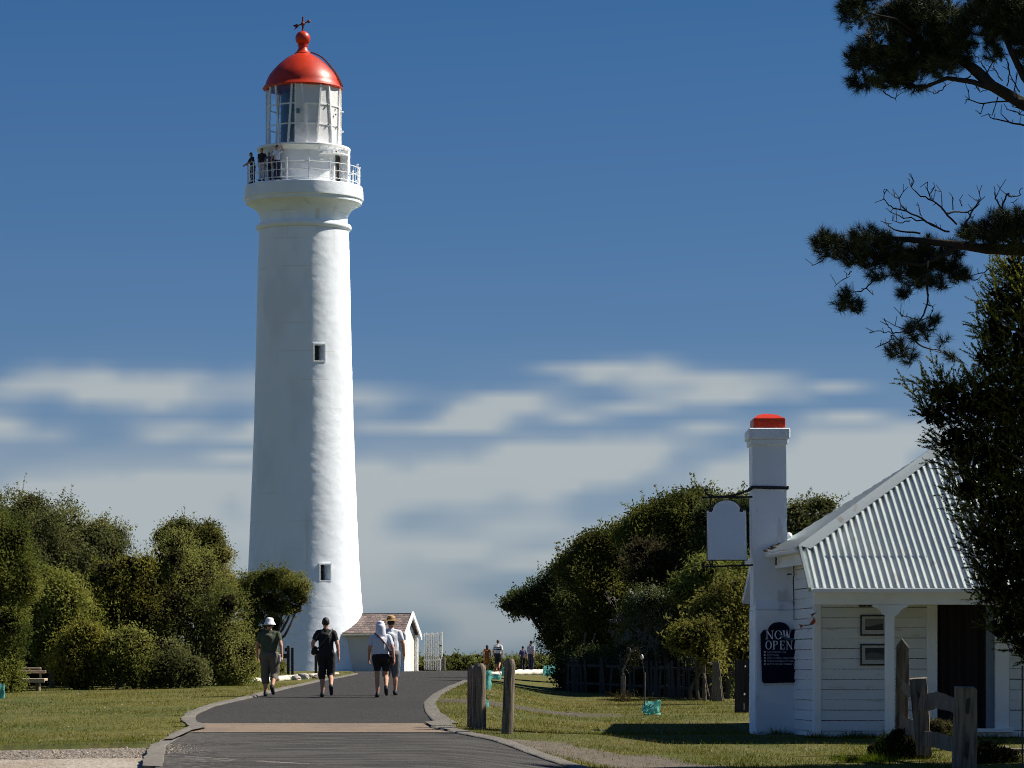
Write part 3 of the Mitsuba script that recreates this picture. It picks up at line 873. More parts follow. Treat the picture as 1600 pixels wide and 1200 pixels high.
# doorway
dw = part(co, 'doorway', cat(box(7.17, 7.345, WY - .045, WY + .1, .3, 2.62, .006), box(8.345, 8.59, WY - .045, WY + .1, .3, 2.62, .006), box(7.17, 8.59, WY - .05, WY + .1, 2.62, 2.8, .006)), 'mat_white', label='white door casing round the dark curtained doorway')
part(dw, 'sill', box(7.10, 8.66, WY - .14, WY + .2, .335, .405, .01), 'mat_white')
cx = np.linspace(7.34, 8.20, 80)
cw = WY + .16 + .03 * np.sin(cx * 42) + .02 * np.sin(cx * 17 + 1)
cv = np.concatenate([np.stack([cx, cw, np.full_like(cx, 2.64)], 1), np.stack([cx + .01, cw + .01, np.full_like(cx, .41)], 1)])
part(dw, 'curtain', tm(cv, [(i, i + 1, 81 + i, 80 + i) for i in range(79)]), 'mat_cloth', True, col=(.016, .011, .013))
part(dw, 'door_leaf', box(8.20, 8.345, WY + .04, WY + .10, .41, 2.62, .008), 'mat_colour', col=(.16, .21, .27))
part(dw, 'inner_wall', box(7.0, 8.8, WY + 1.4, WY + 1.5, .3, 2.8), 'mat_colour', False, col=(.02, .02, .02))
# verandah
part(co, 'verandah_post', box(6.316, 6.466, 54.08, 54.23, .05, 2.53, .012), 'mat_white')
part(co, 'verandah_post', box(10.9, 11.05, 54.08, 54.23, .05, 2.53, .012), 'mat_white')
br = [(-.30, 0), (.30, 0), (.30, -.035), (.255, -.06), (.235, -.055), (.20, -.075), (.155, -.12), (.15, -.155), (.085, -.19), (.076, -.21), (-.076, -.21), (-.085, -.19), (-.15, -.155), (-.155, -.12), (-.20, -.075), (-.235, -.055), (-.255, -.06), (-.30, -.035)]
part(co, 'post_bracket', prism([(6.391 + x, 2.524 + z) for x, z in br], 54.05, 54.09), 'mat_white', 20)
part(co, 'verandah_beam', box(5.10, XR, 54.06, 54.18, 2.522, 2.72, .006), 'mat_white')
part(co, 'ceiling', slab([(5.14, 54.2, 2.70), (XR, 54.2, 2.70), (XR, WY + .02, 3.17), (5.14, WY + .02, 3.17)], (0, 0, 1), .02), 'mat_board', False)
# front roof sheet with real corrugations
PIT, AMP = .125, .024
Apt, Bpt, Apex = np.array([5.01, 55.71, zr(55.71)]), np.array([4.57, 57.2, 3.51]), np.array([8.06, 60.55, zr(60.55)])
nf = np.array([0, -.43, 1.0]); nf /= np.linalg.norm(nf)
xs = np.arange(5.035, XR, PIT / 10)
yb = np.full_like(xs, 53.93)
hip = lambda x: Apt[1] + (x - Apt[0]) * (Apex[1] - Apt[1]) / (Apex[0] - Apt[0])
yt = np.clip(np.where(xs < Apt[0] + .02, Apt[1], hip(xs)), 54, Apex[1])
v = []
nr_ = 9
for k in range(nr_):
    t = k / (nr_ - 1)
    y = yb + (yt - yb) * t
    wave = AMP * np.cos(2 * np.pi * xs / PIT)
    dent = .006 * (meshkit.fbm(np.stack([xs * 1.1, y * .8, xs * 0], 1), 2, 4) - .5)
    base = np.stack([xs, y, zr(y)], 1)
    v.append(base + nf * (wave + dent)[:, None])
v = np.vstack(v)
n = len(xs)
f = [np.stack([k * n + np.arange(n - 1), k * n + np.arange(1, n), (k + 1) * n + np.arange(1, n), (k + 1) * n + np.arange(n - 1)], 1) for k in range(nr_ - 1)]
roof = part(co, 'roof', tm(v, np.vstack(f)), 'mat_roof', True, label='pale green corrugated iron roof')
# left face of the hip, its continuation behind the chimney, and the back
lp = [Apt, Bpt, Apex]
nl = np.cross(Bpt - Apt, Apex - Apt); nl *= np.sign(nl[2])
nl /= np.linalg.norm(nl)
Cpt = np.array([5.02, 65.2, 3.5])


def corr_tri(a, b, c, amp=.016):
    """a corrugated triangle a-b (eave) - c (top), ribs running up to c's side"""
    a, b, c = map(np.asarray, (a, b, c))
    e = (b - a) / np.linalg.norm(b - a)
    up = c - a; up = up - e * (up @ e); up /= np.linalg.norm(up)
    L, uc, vc = np.linalg.norm(b - a), (c - a) @ e, (c - a) @ up
    u = np.arange(min(0, uc), max(L, uc) + 1e-6, PIT / 8)
    nn = np.cross(e, up); nn *= np.sign(nn[2] or 1)
    P2, rows_ = np.array([[0, 0], [L, 0], [uc, vc]]), []
    import shapely
    poly = shapely.Polygon(P2)
    vv, ff = [], []
    lo, hi = [], []
    for x in u:
        g = poly.intersection(shapely.LineString([(x, -1), (x, vc + 1)]))
        if g.is_empty: lo.append(None); hi.append(None); continue
        b_ = g.bounds
        lo.append(b_[1]); hi.append(b_[3])
    idx = []
    for x, l, h in zip(u, lo, hi):
        if l is None: idx.append(None); continue
        w = amp * math.cos(2 * math.pi * x / PIT)
        idx.append(len(vv))
        vv += [a + e * x + up * l + nn * w, a + e * x + up * h + nn * w]
    for i in range(len(u) - 1):
        if idx[i] is not None and idx[i + 1] is not None:
            ff.append((idx[i], idx[i + 1], idx[i + 1] + 1, idx[i] + 1))
    return tm(np.array(vv), np.array(ff))


part(roof, 'side_sheet', corr_tri(Apt, Bpt, Apex), 'mat_roof', True)
part(roof, 'side_sheet', tm([Bpt, Cpt, Apex], [(0, 1, 2)]), 'mat_roof', False)
rr = np.array([XR, Apex[1], Apex[2]])
part(roof, 'back_sheet', tm([Apex, Cpt, [XR, 65.2, 3.5], rr], [(0, 1, 2), (0, 2, 3)]), 'mat_roof', False)
# hip flashing: a folded strip, broad as in the photo
hd = (Apex - Apt); hl = np.linalg.norm(hd); hd /= hl
upn = (nf + nl); upn /= np.linalg.norm(upn)
fr = np.cross(hd, nf); fr *= np.sign(fr[0]); fl = np.cross(hd, nl); fl *= -np.sign(fl[0])
fr, fl = fr / np.linalg.norm(fr), fl / np.linalg.norm(fl)
ts = np.linspace(-.02, hl, 40)
wv = .010 * (meshkit.noise(np.stack([ts * 2.3, ts * 0, ts * 0], 1), 3) - .5)
pts = []
for t, w in zip(ts, wv):
    b_ = Apt + hd * t
    pts += [b_ + fl * .12 + nl * .022, b_ + upn * .045, b_ + fr * .09 + nf * .032, b_ + fr * .22 + nf * (.026 + w)]
f = [(i * 4 + j, i * 4 + j + 1, (i + 1) * 4 + j + 1, (i + 1) * 4 + j) for i in range(39) for j in range(3)]
part(roof, 'hip_flashing', tm(pts, f), 'mat_roof', 20, label='broad pale flashing along the roof hip')
part(roof, 'ridge_cap', tube([Apex + [-.05, 0, .02], rr + [0, 0, .02]], .07, 8), 'mat_roof')
part(roof, 'verge_strip', beam(Apt + [.0, 0, .01], np.array([5.02, 53.9, zr(53.9) + .0]), .05, .07, up=nf), 'mat_roof', False)
# gutters and eave boards
part(co, 'gutter', cat(box(5.06, XR, 53.86, 53.96, 2.715, 2.755, .012), box(5.06, XR, 53.855, 53.875, 2.735, 2.795, .006)), 'mat_white')
dl = Bpt - Apt
ea, eb = Apt + dl * .03 + [.02, 0, -.06], Bpt + dl * .02 + [.0, 0, -.06]
part(co, 'gutter', beam(ea, eb, .11, .075, ch=.02), 'mat_white')
part(co, 'gutter', beam(ea + [-.06, -.01, .045], eb + [-.06, -.01, .045], .03, .03, ch=.01), 'mat_white')
part(co, 'eave_board', beam(ea + [.10, .10, -.13], eb + [.16, .0, -.13], .04, .20), 'mat_white', False)
part(co, 'leaf_litter', cat([trimesh.creation.icosphere(1, brng.uniform(.02, .05)).apply_scale([1.3, .8, .5]).apply_translation(Bpt + (Apex - Bpt) * (t * .05) + np.array([brng.uniform(-.02, .05), brng.uniform(-.1, .1), .04])) for t in np.linspace(-.1, 1.6, 26)]), 'mat_colour', False, col=(.035, .028, .022), kind='stuff')
part(co, 'vent_pipe', cat(tube([at(1232.5, 846, 58.6), at(1232.5, 838, 58.6)], .05, 10), trimesh.creation.icosphere(2, .065).apply_translation(at(1232.5, 837.5, 58.6))), 'mat_white')
# rear eave seen left of the chimney
part(co, 'rear_gutter', beam(at(1168, 880, 61.6), at(1186, 872, 60.8), .12, .13, ch=.03), 'mat_white')
part(co, 'rear_eave_board', beam(at(1180, 884, 61), at(1167, 942, 61.2), .16, .17, up=(0, -1, 0)), 'mat_white', False)
part(co, 'rear_eave_board', beam(at(1174.5, 888, 61.3), at(1163.5, 942, 61.5), .10, .14, up=(0, -1, 0)), 'mat_white', False)
part(co, 'downpipe', cat(tube([at(1240, 884, 57.1), at(1240.5, 898, 57.1), at(1239.5, 903, 57.1), at(1240.5, 945, 57.1)], .012, 6), tube([at(1240.5, 945, 57.1), at(1240.5, 968, 57.1)], .008, 6)), 'mat_colour', col=(.05, .05, .05))  # thin dark tubes standing in for the crack line beside the chimney
part(co, 'bracket', cat(tube([at(1212.5, 871, 57.0), at(1212.5, 883, 57.0)], .018, 6), tube([at(1230, 897, 57.15), at(1237, 897, 57.15)], .016, 6)), 'mat_colour', col=(.03, .03, .03))
# chimney
CY = 57.3
cxp = lambda px, y=CY: (px - 800) * y / F
czp = lambda py, y=CY: EYE + (HZ - py) * y / F
ck = part(co, 'chimney', box(cxp(1180), cxp(1244), CY, CY + 1.45, -.1, czp(952), .03), 'mat_render', False, label='whitewashed chimney with corbelled top and red pot')
part(ck, 'shoulder', trimesh.convex.convex_hull(np.array([(x, y, z) for x, y, z in [(cxp(1180), CY, czp(952)), (cxp(1244), CY, czp(952)), (cxp(1180), CY + 1.45, czp(952)), (cxp(1244), CY + 1.45, czp(952)),
     (cxp(1179.5) + .03, CY + .08, czp(938)), (cxp(1236), CY + .08, czp(938)), (cxp(1179.5) + .03, CY + 1.3, czp(938)), (cxp(1236), CY + 1.3, czp(938))]])), 'mat_render', False)
stx0, stx1, sty0, sty1 = cxp(1178), cxp(1232), CY + .10, CY + .92
st_m = trimesh.convex.convex_hull(np.array([(x, y, z) for (x, y, z) in [(stx0, sty0, czp(945)), (stx1, sty0, czp(945)), (stx0, sty1, czp(945)), (stx1, sty1, czp(945)), (cxp(1176), sty0 + .02, czp(690)), (cxp(1229), sty0 + .02, czp(690)), (cxp(1176), sty1 - .02, czp(690)), (cxp(1229), sty1 - .02, czp(690))]]))
part(ck, 'stack', st_m, 'mat_render', False)
part(ck, 'flank', box(cxp(1228), cxp(1243.5), CY + .12, CY + .7, czp(950), czp(872)), 'mat_render', False)
part(ck, 'corbel', box(cxp(1173), cxp(1232), sty0 - .05, sty1 + .05, czp(694), czp(685.5), .012), 'mat_render', False)
part(ck, 'corbel', box(cxp(1170), cxp(1235), sty0 - .10, sty1 + .10, czp(685.5), czp(668.5), .02), 'mat_render', False)
pot = part(ck, 'pot', box(cxp(1178), cxp(1228), sty0 + .0, sty1 - .0, czp(668.5), czp(652), .01), 'mat_red', False, label='red painted metal cap of the chimney')
hx0, hx1 = cxp(1178), cxp(1228)
mid = (hx0 + hx1) / 2
part(pot, 'lid', trimesh.convex.convex_hull(np.array([(hx0 + .02, sty0 + .02, czp(652)), (hx1 - .02, sty0 + .02, czp(652)), (hx0 + .02, sty1 - .02, czp(652)), (hx1 - .02, sty1 - .02, czp(652)),
     (mid - .17, sty0 + .22, czp(645.5)), (mid + .14, sty0 + .22, czp(645.5)), (mid - .17, sty1 - .22, czp(645.5)), (mid + .14, sty1 - .22, czp(645.5)), (mid - .02, (sty0 + sty1) / 2, czp(643))])), 'mat_red', False)
# iron band round the stack
bz = czp(762)
for a, b in (((cxp(1176.5) - .01, sty0 + .0, bz + .015), (cxp(1231) + .012, sty0 + .0, bz)), ((cxp(1176.5) - .01, sty1, bz), (cxp(1231) + .012, sty1, bz))):
    part(ck, 'iron_band', beam(a, b, .03, .055), 'mat_colour', False, col=(.012, .012, .013))
for x in (cxp(1176.5) - .012, cxp(1231) + .012):
    part(ck, 'iron_band', beam((x, sty0, bz + .008), (x, sty1, bz + .008), .03, .055), 'mat_colour', False, col=(.012, .012, .013))

# hanging blank sign
SY = 57.45
IRON = (.012, .012, .014)
sg = thing('hanging_sign', 'blank grey blue sign board with arched top hanging from an iron bracket', 'sign')
P = lambda x, y: at(x, y, SY)
bk = part(sg, 'bracket', cat(tube([P(*q) for q in [(1179, 762), (1170, 765.5), (1158, 770.5), (1146, 774), (1132, 776), (1118, 776), (1108, 774.2), (1102.5, 771), (1101.5, 767), (1103.5, 764.8), (1106.5, 764.6)]], .020, 8),
                             tube([P(1096, 777.6), P(1179, 776.4)], .017, 8), tube([P(1178.5, 763), P(1178.5, 777)], .018, 8)), 'mat_colour', col=IRON)
part(sg, 'lower_bar', tube([P(1098, 885.5), P(1130, 884.6), P(1184, 882.5)], .016, 8), 'mat_colour', col=IRON)
for x in (1110, 1158):
    part(sg, 'hanger', cat(tube([P(x, 777), P(x + .5, 799)], .012, 6), box(P(x, 0)[0] - .03, P(x, 0)[0] + .03, SY - .03, SY + .03, P(0, 800)[2], P(0, 795)[2])), 'mat_colour', col=IRON)
    part(sg, 'foot', tube([P(x + 3, 872), P(x + 3, 885)], .016, 6), 'mat_colour', col=IRON)


def sign_outline(x0, x1, ytop, ysh, ybot, inset=0.0, lean=1.5):
    o = [(x0 + lean, ybot), (x1 + lean, ybot), (x1, ysh), (x1 - 7, ysh)]
    cx_, rx_ = (x0 + x1) / 2 + .5, (x1 - x0) / 2 - 9
    for a in np.linspace(0, math.pi, 18):
        o.append((cx_ + rx_ * math.cos(a), ysh - (ysh - ytop) * math.sin(a) - .001))
    o += [(x0 + 7, ysh), (x0, ysh)]
    return [(P(*q)[0], P(*q)[2]) for q in o]


part(sg, 'board_edge', prism(sign_outline(1103, 1166.5, 780.5, 796.5, 876), SY - .012, SY + .03), 'mat_colour', 20, col=(.045, .055, .06))
fk = part(sg, 'face', prism(sign_outline(1104.3, 1165.4, 782, 798, 874.6), SY - .022, SY + .0), 'mat_flat', 20, col=(.80, .82, .82), label='pale rim of the blank sign face')
part(sg, 'panel', prism(sign_outline(1106, 1163.6, 784, 799.5, 873), SY - .028, SY - .012), 'mat_flat', 20, col=(.66, .74, .86))

# NOW OPEN board
BY = CY - .05
no = thing('notice_sign', 'dark blue NOW OPEN sign board with rounded top fixed to the chimney', 'sign')
Q = lambda x, y, yy=BY: at(x, y, yy)


def outl(pts, y=BY): return [(Q(*p)[0], Q(*p)[2]) for p in pts]


o = [(1191, 1065), (1193.5, 1067.5), (1246, 1066.5), (1248.5, 1064), (1249, 990), (1246, 984), (1233, 984)]
o += [(1217 + 16.5 * math.cos(a), 984 - 12 * math.sin(a)) for a in np.linspace(.05, math.pi - .05, 16)]
o += [(1201, 984), (1193, 984.5), (1188, 991), (1189.5, 1030)]
part(no, 'board', prism(outl(o), BY - .02, BY + .02), 'mat_flat', 20, col=(.006, .009, .024))


def lettering(text, px0, px1, py_base, py_top, y, bold=True):
    m = meshkit.text_mesh(text, 1.0, .01, bold)
    b = m.bounds
    a, c = Q(px0, py_base), Q(px1, py_top)
    s, h = (c[0] - a[0]) / (b[1, 0] - b[0, 0]), (c[2] - a[2])
    v = np.array(m.vertices)
    out = np.stack([a[0] + (v[:, 0] - b[0, 0]) * s, y - v[:, 2] * .6, a[2] + v[:, 1] * h], 1)
    r = trimesh.Trimesh(out, m.faces[:, ::-1], process=False)
    return r


LET = (.66, .70, .76)
# the two large words in serif capitals: thick and thin strokes with serifs, on a unit box
def serif(ch):
    import shapely
    from shapely import affinity
    B_ = lambda x0, x1, y0, y1: shapely.box(x0, y0, x1, y1)
    S_ = lambda x, y, w=.17: shapely.Polygon([(x - w, y), (x + w, y), (x + w * .9, y + (.05 if y < .5 else -.05)), (x - w * .9, y + (.05 if y < .5 else -.05))])
    Ln = lambda x0, y0, x1, y1, w: shapely.Polygon([(x0 - w, y0), (x0 + w, y0), (x1 + w, y1), (x1 - w, y1)])
    O_ = shapely.Point(0, 0).buffer(1, 24)
    ring_ = lambda cx, cy, rx, ry, tx, ty: affinity.translate(affinity.scale(O_, rx, ry), cx, cy).difference(affinity.translate(affinity.scale(O_, rx - tx, ry - ty), cx, cy))
    if ch == 'N': g = [B_(.10, .17, 0, 1), B_(.77, .84, 0, 1), Ln(.12, 1, .80, 0, .09), S_(.13, 0), S_(.13, .999), S_(.80, .999)]
    if ch == 'O': g = [ring_(.48, .5, .46, .52, .17, .06)]
    if ch == 'W': g = [Ln(.10, 1, .32, 0, .085), Ln(.32, 0, .52, .9, .04), Ln(.48, .9, .70, 0, .085), Ln(.70, 0, .90, 1, .04), S_(.10, .999), S_(.50, .999, .14), S_(.90, .999, .12)]
    if ch == 'P': g = [B_(.14, .32, 0, 1), S_(.23, 0, .2), S_(.2, .999, .16), ring_(.42, .74, .40, .26, .16, .05).intersection(B_(.3, 1, 0, 1))]
    if ch == 'E': g = [B_(.14, .32, 0, 1), B_(.1, .80, 0, .06), B_(.1, .76, .94, 1), B_(.3, .62, .48, .54), B_(.74, .80, 0, .22), B_(.70, .76, .80, 1), B_(.58, .62, .40, .62)]
    return shapely.union_all(g)


def word(text, px0, px1, pyb, pyt):
    import shapely
    n_ = len(text)
    for i, ch in enumerate(text):
        a_, c_ = Q(px0 + (px1 - px0) * i / n_, pyb), Q(px0 + (px1 - px0) * (i + 1) / n_, pyt)
        g = serif(ch)
        for q_ in getattr(g, 'geoms', [g]):
            mm = trimesh.creation.extrude_polygon(q_, .006, engine='earcut')
            v_ = np.array(mm.vertices)
            mm = trimesh.Trimesh(np.stack([a_[0] + v_[:, 0] * (c_[0] - a_[0]), BY - .02 - v_[:, 2], a_[2] + v_[:, 1] * (c_[2] - a_[2])], 1), mm.faces[:, ::-1], process=False)
            part(no, 'letter', mm, 'mat_flat', False, col=LET)


word('NOW', 1196.5, 1236, 998.6, 985.4)
word('OPEN', 1195.5, 1239, 1014.6, 1001.2)
for txt, y, x1 in (('Devonshire Tea', 1020, 1228), ('Light Snacks', 1024.7, 1217), ('Iced Coffee, Chocolate', 1029.4, 1242.5), ('Wide Variety Of Teas', 1034.1, 1241.5), ('Art & Craft Gallery', 1038.8, 1241)):
    part(no, 'lettering', lettering(txt, 1198.5, x1, y, y - 2.9, BY - .02, False), 'mat_flat', False, col=(.36, .38, .42))
    part(no, 'bullet', box(Q(1193.5, 0)[0], Q(1196, 0)[0], BY - .028, BY - .018, Q(0, y)[2], Q(0, y - 2.5)[2]), 'mat_flat', False, col=(.62, .64, .68))
part(no, 'leaf_motif', cat(tube([Q(x, y, BY - .022) for x, y in [(1216, 990), (1222, 994), (1229, 997.5), (1237, 999), (1244, 998), (1247, 993)]], [.004, .02, .026, .026, .02, .006], 6)), 'mat_colour', col=(.035, .085, .14))
part(no, 'leaf_motif', tube([Q(x, y, BY - .025) for x, y in [(1240, 999.5), (1245, 998), (1248, 994)]], [.005, .022, .004], 6), 'mat_colour', col=(.16, .20, .13))

# bunting scrap
bu = thing('bunting', 'torn orange bunting pennants on a cord at the wall corner', 'bunting')
part(bu, 'cord', tube([at(*q, 55.0) for q in [(1276, 957), (1271, 959.5), (1268, 963), (1272.5, 966), (1274, 971), (1268, 976), (1261, 977), (1252, 977), (1248, 976)]], .008, 5), 'mat_colour', col=(.03, .02, .02))
part(bu, 'pennant', slab([at(1264, 976.5, 55.0), at(1271, 966, 55.0), at(1274.5, 969, 55.0), at(1272.5, 975, 55.0), at(1267, 977, 55.0)], (0, 1, 0), .012), 'mat_colour', False, col=(.42, .062, .012))
part(bu, 'pennant', slab([at(1249, 975.5, 55.0), at(1255, 977, 55.0), at(1251.5, 982.5, 55.0)], (0, 1, 0), .012), 'mat_colour', False, col=(.45, .05, .02))
part(bu, 'pennant', slab([at(1266, 959.5, 55.0), at(1274, 957.5, 55.0), at(1270, 962.5, 55.0)], (0, 1, 0), .012), 'mat_colour', False, col=(.05, .012, .012))

# framed pictures on the wall under the verandah
PY = WY - .035
for (x0, x1, y0, y1, lab, kind) in ((1344, 1386, 960.5, 993.5, 'black framed landscape picture under the verandah, middle of three', 0), (1344, 1387, 1006, 1040, 'black framed dark landscape picture, lowest of three on the verandah wall', 1),
                                    (1342, 1385, 914, 948, 'black framed picture half hidden behind the verandah beam', 0)):
    pk = thing('framed_picture', lab, 'picture')
    a, b = at(x0, y1, PY), at(x1, y0, PY)
    t = .028
    part(pk, 'frame', cat(box(a[0], b[0], PY - .02, PY + .02, a[2], a[2] + t), box(a[0], b[0], PY - .02, PY + .02, b[2] - t, b[2]), box(a[0], a[0] + t, PY - .021, PY + .02, a[2] + t, b[2] - t), box(b[0] - t, b[0], PY - .021, PY + .02, a[2] + t, b[2] - t)), 'mat_gloss', False, col=(.010, .010, .011))
    part(pk, 'mount', box(a[0] + t, b[0] - t, PY - .006, PY + .01, a[2] + t, b[2] - t), 'mat_colour', False, col=(.42, .42, .41))
    ix0, ix1, iz0, iz1 = a[0] + .085, b[0] - .06, a[2] + .10, b[2] - .07
    part(pk, 'print', box(ix0, ix1, PY - .009, PY - .002, iz0, iz1), 'mat_colour', False, col=(.16, .16, .16) if not kind else (.03, .03, .035))
    hx = np.linspace(ix0, ix1, 12)
    hz = iz0 + (iz1 - iz0) * (.45 + .25 * np.sin(hx * 9 + 2 * kind) * .6)
    part(pk, 'print_ground', prism([(ix0, iz0), (ix1, iz0)] + [(x, z) for x, z in zip(hx[::-1], hz[::-1])], PY - .012, PY - .008), 'mat_colour', False, col=(.035, .035, .04) if not kind else (.10, .10, .10))

# plank steps before the door
sk = thing('plank_steps', 'weathered timber plank steps before the cottage door', 'steps')
for i, (y0, y1, ya) in enumerate(((50.6, 51.0, 1170), (50.1, 50.5, 1178), (49.2, 49.75, 1187.5))):
    za = EYE + (HZ - ya) * y0 / F
    part(sk, 'tread', box(7.62 + .07 * i, 10.0, y0, y1, za - .05, za, .006), 'mat_timber')
part(sk, 'stringer', beam((7.9, 49.3, -.10), (7.9, 51.2, .12), .06, .2), 'mat_timber')
part(sk, 'stringer', beam((9.8, 49.3, -.10), (9.8, 51.2, .12), .06, .2), 'mat_timber')
# ---------------------------------------------------------------- vegetation
vr = np.random.default_rng(21)


def unit(v): return v / (np.linalg.norm(v, axis=-1, keepdims=True) + 1e-12)


def leaf_mesh(c, d, n, L, W):
    """rhombic leaves: centres c, long directions d, face normals n, lengths L, widths W; (vertices, triangles)"""
    d = unit(d - n * (d * n).sum(-1, keepdims=True))
    s = np.cross(n, d)
    L, W = np.broadcast_to(L, (len(c),))[:, None], np.broadcast_to(W, (len(c),))[:, None]
    v = np.stack([c - d * L * .5, c + s * W * .5 + n * W * .12, c + d * L * .5, c - s * W * .5 + n * W * .12], 1).reshape(-1, 3)
    i = np.arange(len(c))[:, None] * 4
    return v, np.vstack([i + [0, 1, 2], i + [0, 2, 3]])


def needle_mesh(a, b, w, r=None):
    """needles as slim triangles from a to b"""
    r = vr if r is None else r
    d = unit(b - a)
    s = unit(np.cross(d, r.normal(size=d.shape))) * w / 2
    v = np.stack([a - s, a + s, b], 1).reshape(-1, 3)
    return v, (np.arange(len(a))[:, None] * 3 + [0, 1, 2])


class Pile:
    def __init__(self): self.v, self.f, self.c, self.n = [], [], [], 0

    def add(self, vf, col, per):
        v, f = vf
        self.v.append(v); self.f.append(f + self.n); self.n += len(v)
        col = np.asarray(col, float)
        self.c.append(np.repeat(col, per, 0) if col.ndim == 2 else np.tile(col, (len(v), 1)))

    def mesh(self): return tm(np.vstack(self.v), np.vstack(self.f)), np.vstack(self.c)


GROW = 1.12


def blobs_px(rows, Y, dep=1.0):
    """(px, py, rx, ry[, dY]) -> world ellipsoids"""
    out = []
    for r in rows:
        y = Y + (r[4] if len(r) > 4 else 0)
        out.append((at(r[0], r[1], y), np.array([r[2], r[2] * dep, r[3]]) * y / F * GROW))
    return out


def foliage(pile, blobs, per_m2, clump_r, n_leaf, L, W, pal, up=.35, seed=0, thin=.0, rough=.28, freq=1.3, dark=True, tip=.0, lobes=4, shoots=.16):
    r = np.random.default_rng(seed)
    pal = np.asarray(pal, float)
    C, O, K = [], [], []
    kids = []
    for c, rad in blobs:                      # side lobes break up the outline
        for _ in range(lobes):
            u = unit(r.normal(size=3) + [0, 0, .35])
            kids.append((c + u * rad * r.uniform(.62, .92), rad * r.uniform(.30, .52)))
    blobs = list(blobs) + kids
    for c, rad in blobs:
        area = 4 * math.pi * (rad[0] * rad[1] + rad[0] * rad[2] + rad[1] * rad[2]) / 3
        n = max(4, int(area * per_m2))
        u = unit(r.normal(size=(n, 3)))
        k = 1.04 - np.abs(r.normal(0, .17, n))
        lump = 1 + rough * 2 * (meshkit.fbm((c + u * rad) * freq, 2, seed) - .5)
        p = c + u * rad * (k * lump)[:, None]
        C.append(p); O.append(unit(u / rad * rad.mean()))
    C, O = np.vstack(C), np.vstack(O)
    # leave out clumps buried deep inside other blobs, and open some gaps
    deep = np.zeros(len(C))
    for c, rad in blobs:
        deep = np.maximum(deep, 1 - np.linalg.norm((C - c) / rad, axis=1))
    keep = (deep < .45) & (meshkit.noise(C * freq * 1.7, seed + 3) > thin)
    C, O = C[keep], O[keep]
    O = unit(O + [0, 0, up])
    tone = np.clip(meshkit.fbm(C * .9, 2, seed + 7) * 1.6 - .3 + r.normal(0, .12, len(C)), 0, .999)
    m = n_leaf
    c = np.repeat(C, m, 0); o = np.repeat(O, m, 0)
    g = r.normal(size=(len(c), 3))
    g = g - o * (g * o).sum(-1, keepdims=True) * .45
    g = g * np.minimum(1, 1.7 / (np.linalg.norm(g, axis=1, keepdims=True) + 1e-9))
    pos = c + g * clump_r * r.uniform(.6, 1.2, len(c))[:, None] + o * tip * r.random(len(c))[:, None]
    nn = unit(o * .6 + r.normal(size=pos.shape))
    dd = unit(o * .6 + r.normal(size=pos.shape))
    t = np.repeat(tone, m) * (len(pal) - 1)
    i = np.clip(t.astype(int), 0, len(pal) - 2)
    col = pal[i] + (pal[i + 1] - pal[i]) * (t - i)[:, None]
    col = col * r.uniform(.86, 1.14, len(col))[:, None]
    pile.add(leaf_mesh(pos, dd, nn, L * r.uniform(.7, 1.25, len(pos)), W * r.uniform(.75, 1.2, len(pos))), np.clip(col, 0, .9), 4)
    # thin shoots standing out of the crown
    pick = np.nonzero(r.random(len(C)) < shoots)[0]
    if len(pick):
        sd = unit(O[pick] + [0, 0, .45] + r.normal(size=(len(pick), 3)) * .4)
        sl = r.uniform(1.4, 3.4, len(pick)) * clump_r
        m2 = 16
        tt = r.random((len(pick), m2)) ** .8
        pos = (C[pick][:, None] + sd[:, None] * (sl[:, None] * tt)[..., None] + r.normal(size=(len(pick), m2, 3)) * .03).reshape(-1, 3)
        dd = np.repeat(sd, m2, 0) + r.normal(size=pos.shape) * .6
        cc = pal[-2] * r.uniform(.8, 1.15, (len(pos), 1))
        pile.add(leaf_mesh(pos, unit(dd), unit(r.normal(size=pos.shape)), L * r.uniform(.7, 1.1, len(pos)), W * .9), cc, 4)
        pile.add(needle_mesh(C[pick], C[pick] + sd * sl[:, None], .022, r), np.tile([.05, .04, .025], (len(pick), 1)), 3)
    if dark:       # dark filler leaves added inside the crown to block the sky
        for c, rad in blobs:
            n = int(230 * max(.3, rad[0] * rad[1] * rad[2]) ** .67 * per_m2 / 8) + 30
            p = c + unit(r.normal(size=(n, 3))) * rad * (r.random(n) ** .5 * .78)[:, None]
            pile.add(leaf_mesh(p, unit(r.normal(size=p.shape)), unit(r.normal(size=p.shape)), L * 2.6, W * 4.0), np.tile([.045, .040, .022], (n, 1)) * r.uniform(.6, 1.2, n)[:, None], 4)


def branch(a, b, r0, r1, r, bend=.12, n=7):
    a, b = np.asarray(a, float), np.asarray(b, float)
    t = np.linspace(0, 1, n)[:, None]
    w = r.normal(size=3) * np.linalg.norm(b - a) * bend
    p = a + (b - a) * t + np.sin(t * math.pi) * w + r.normal(size=(n, 3)) * np.linalg.norm(b - a) * bend * .15 * np.sin(t * math.pi)
    return tube(p, np.linspace(r0, r1, n), 6)


def trunk_mesh(base, blobs, r0, seed=0, stems=1):
    r = np.random.default_rng(seed)
    ms = []
    base = np.asarray(base, float)
    for s in range(stems):
        bs = blobs[s::stems] or blobs
        cen = np.mean([b[0] for b in bs], 0)
        b0 = base + [r.uniform(-.3, .3) * (stems > 1), r.uniform(-.2, .2) * (stems > 1), -.1]
        fork = b0 + (cen - b0) * np.array([.5, .5, .45])
        ms.append(branch(b0, fork, r0, r0 * .7, r, .06))
        for c, rad in bs:
            ms.append(branch(fork, c, r0 * .6, r0 * .15, r))
            for _ in range(3):
                ms.append(branch(c + (fork - c) * .3, c + unit(r.normal(size=3)) * rad * .85, r0 * .2, .008, r))
    return cat(*ms)


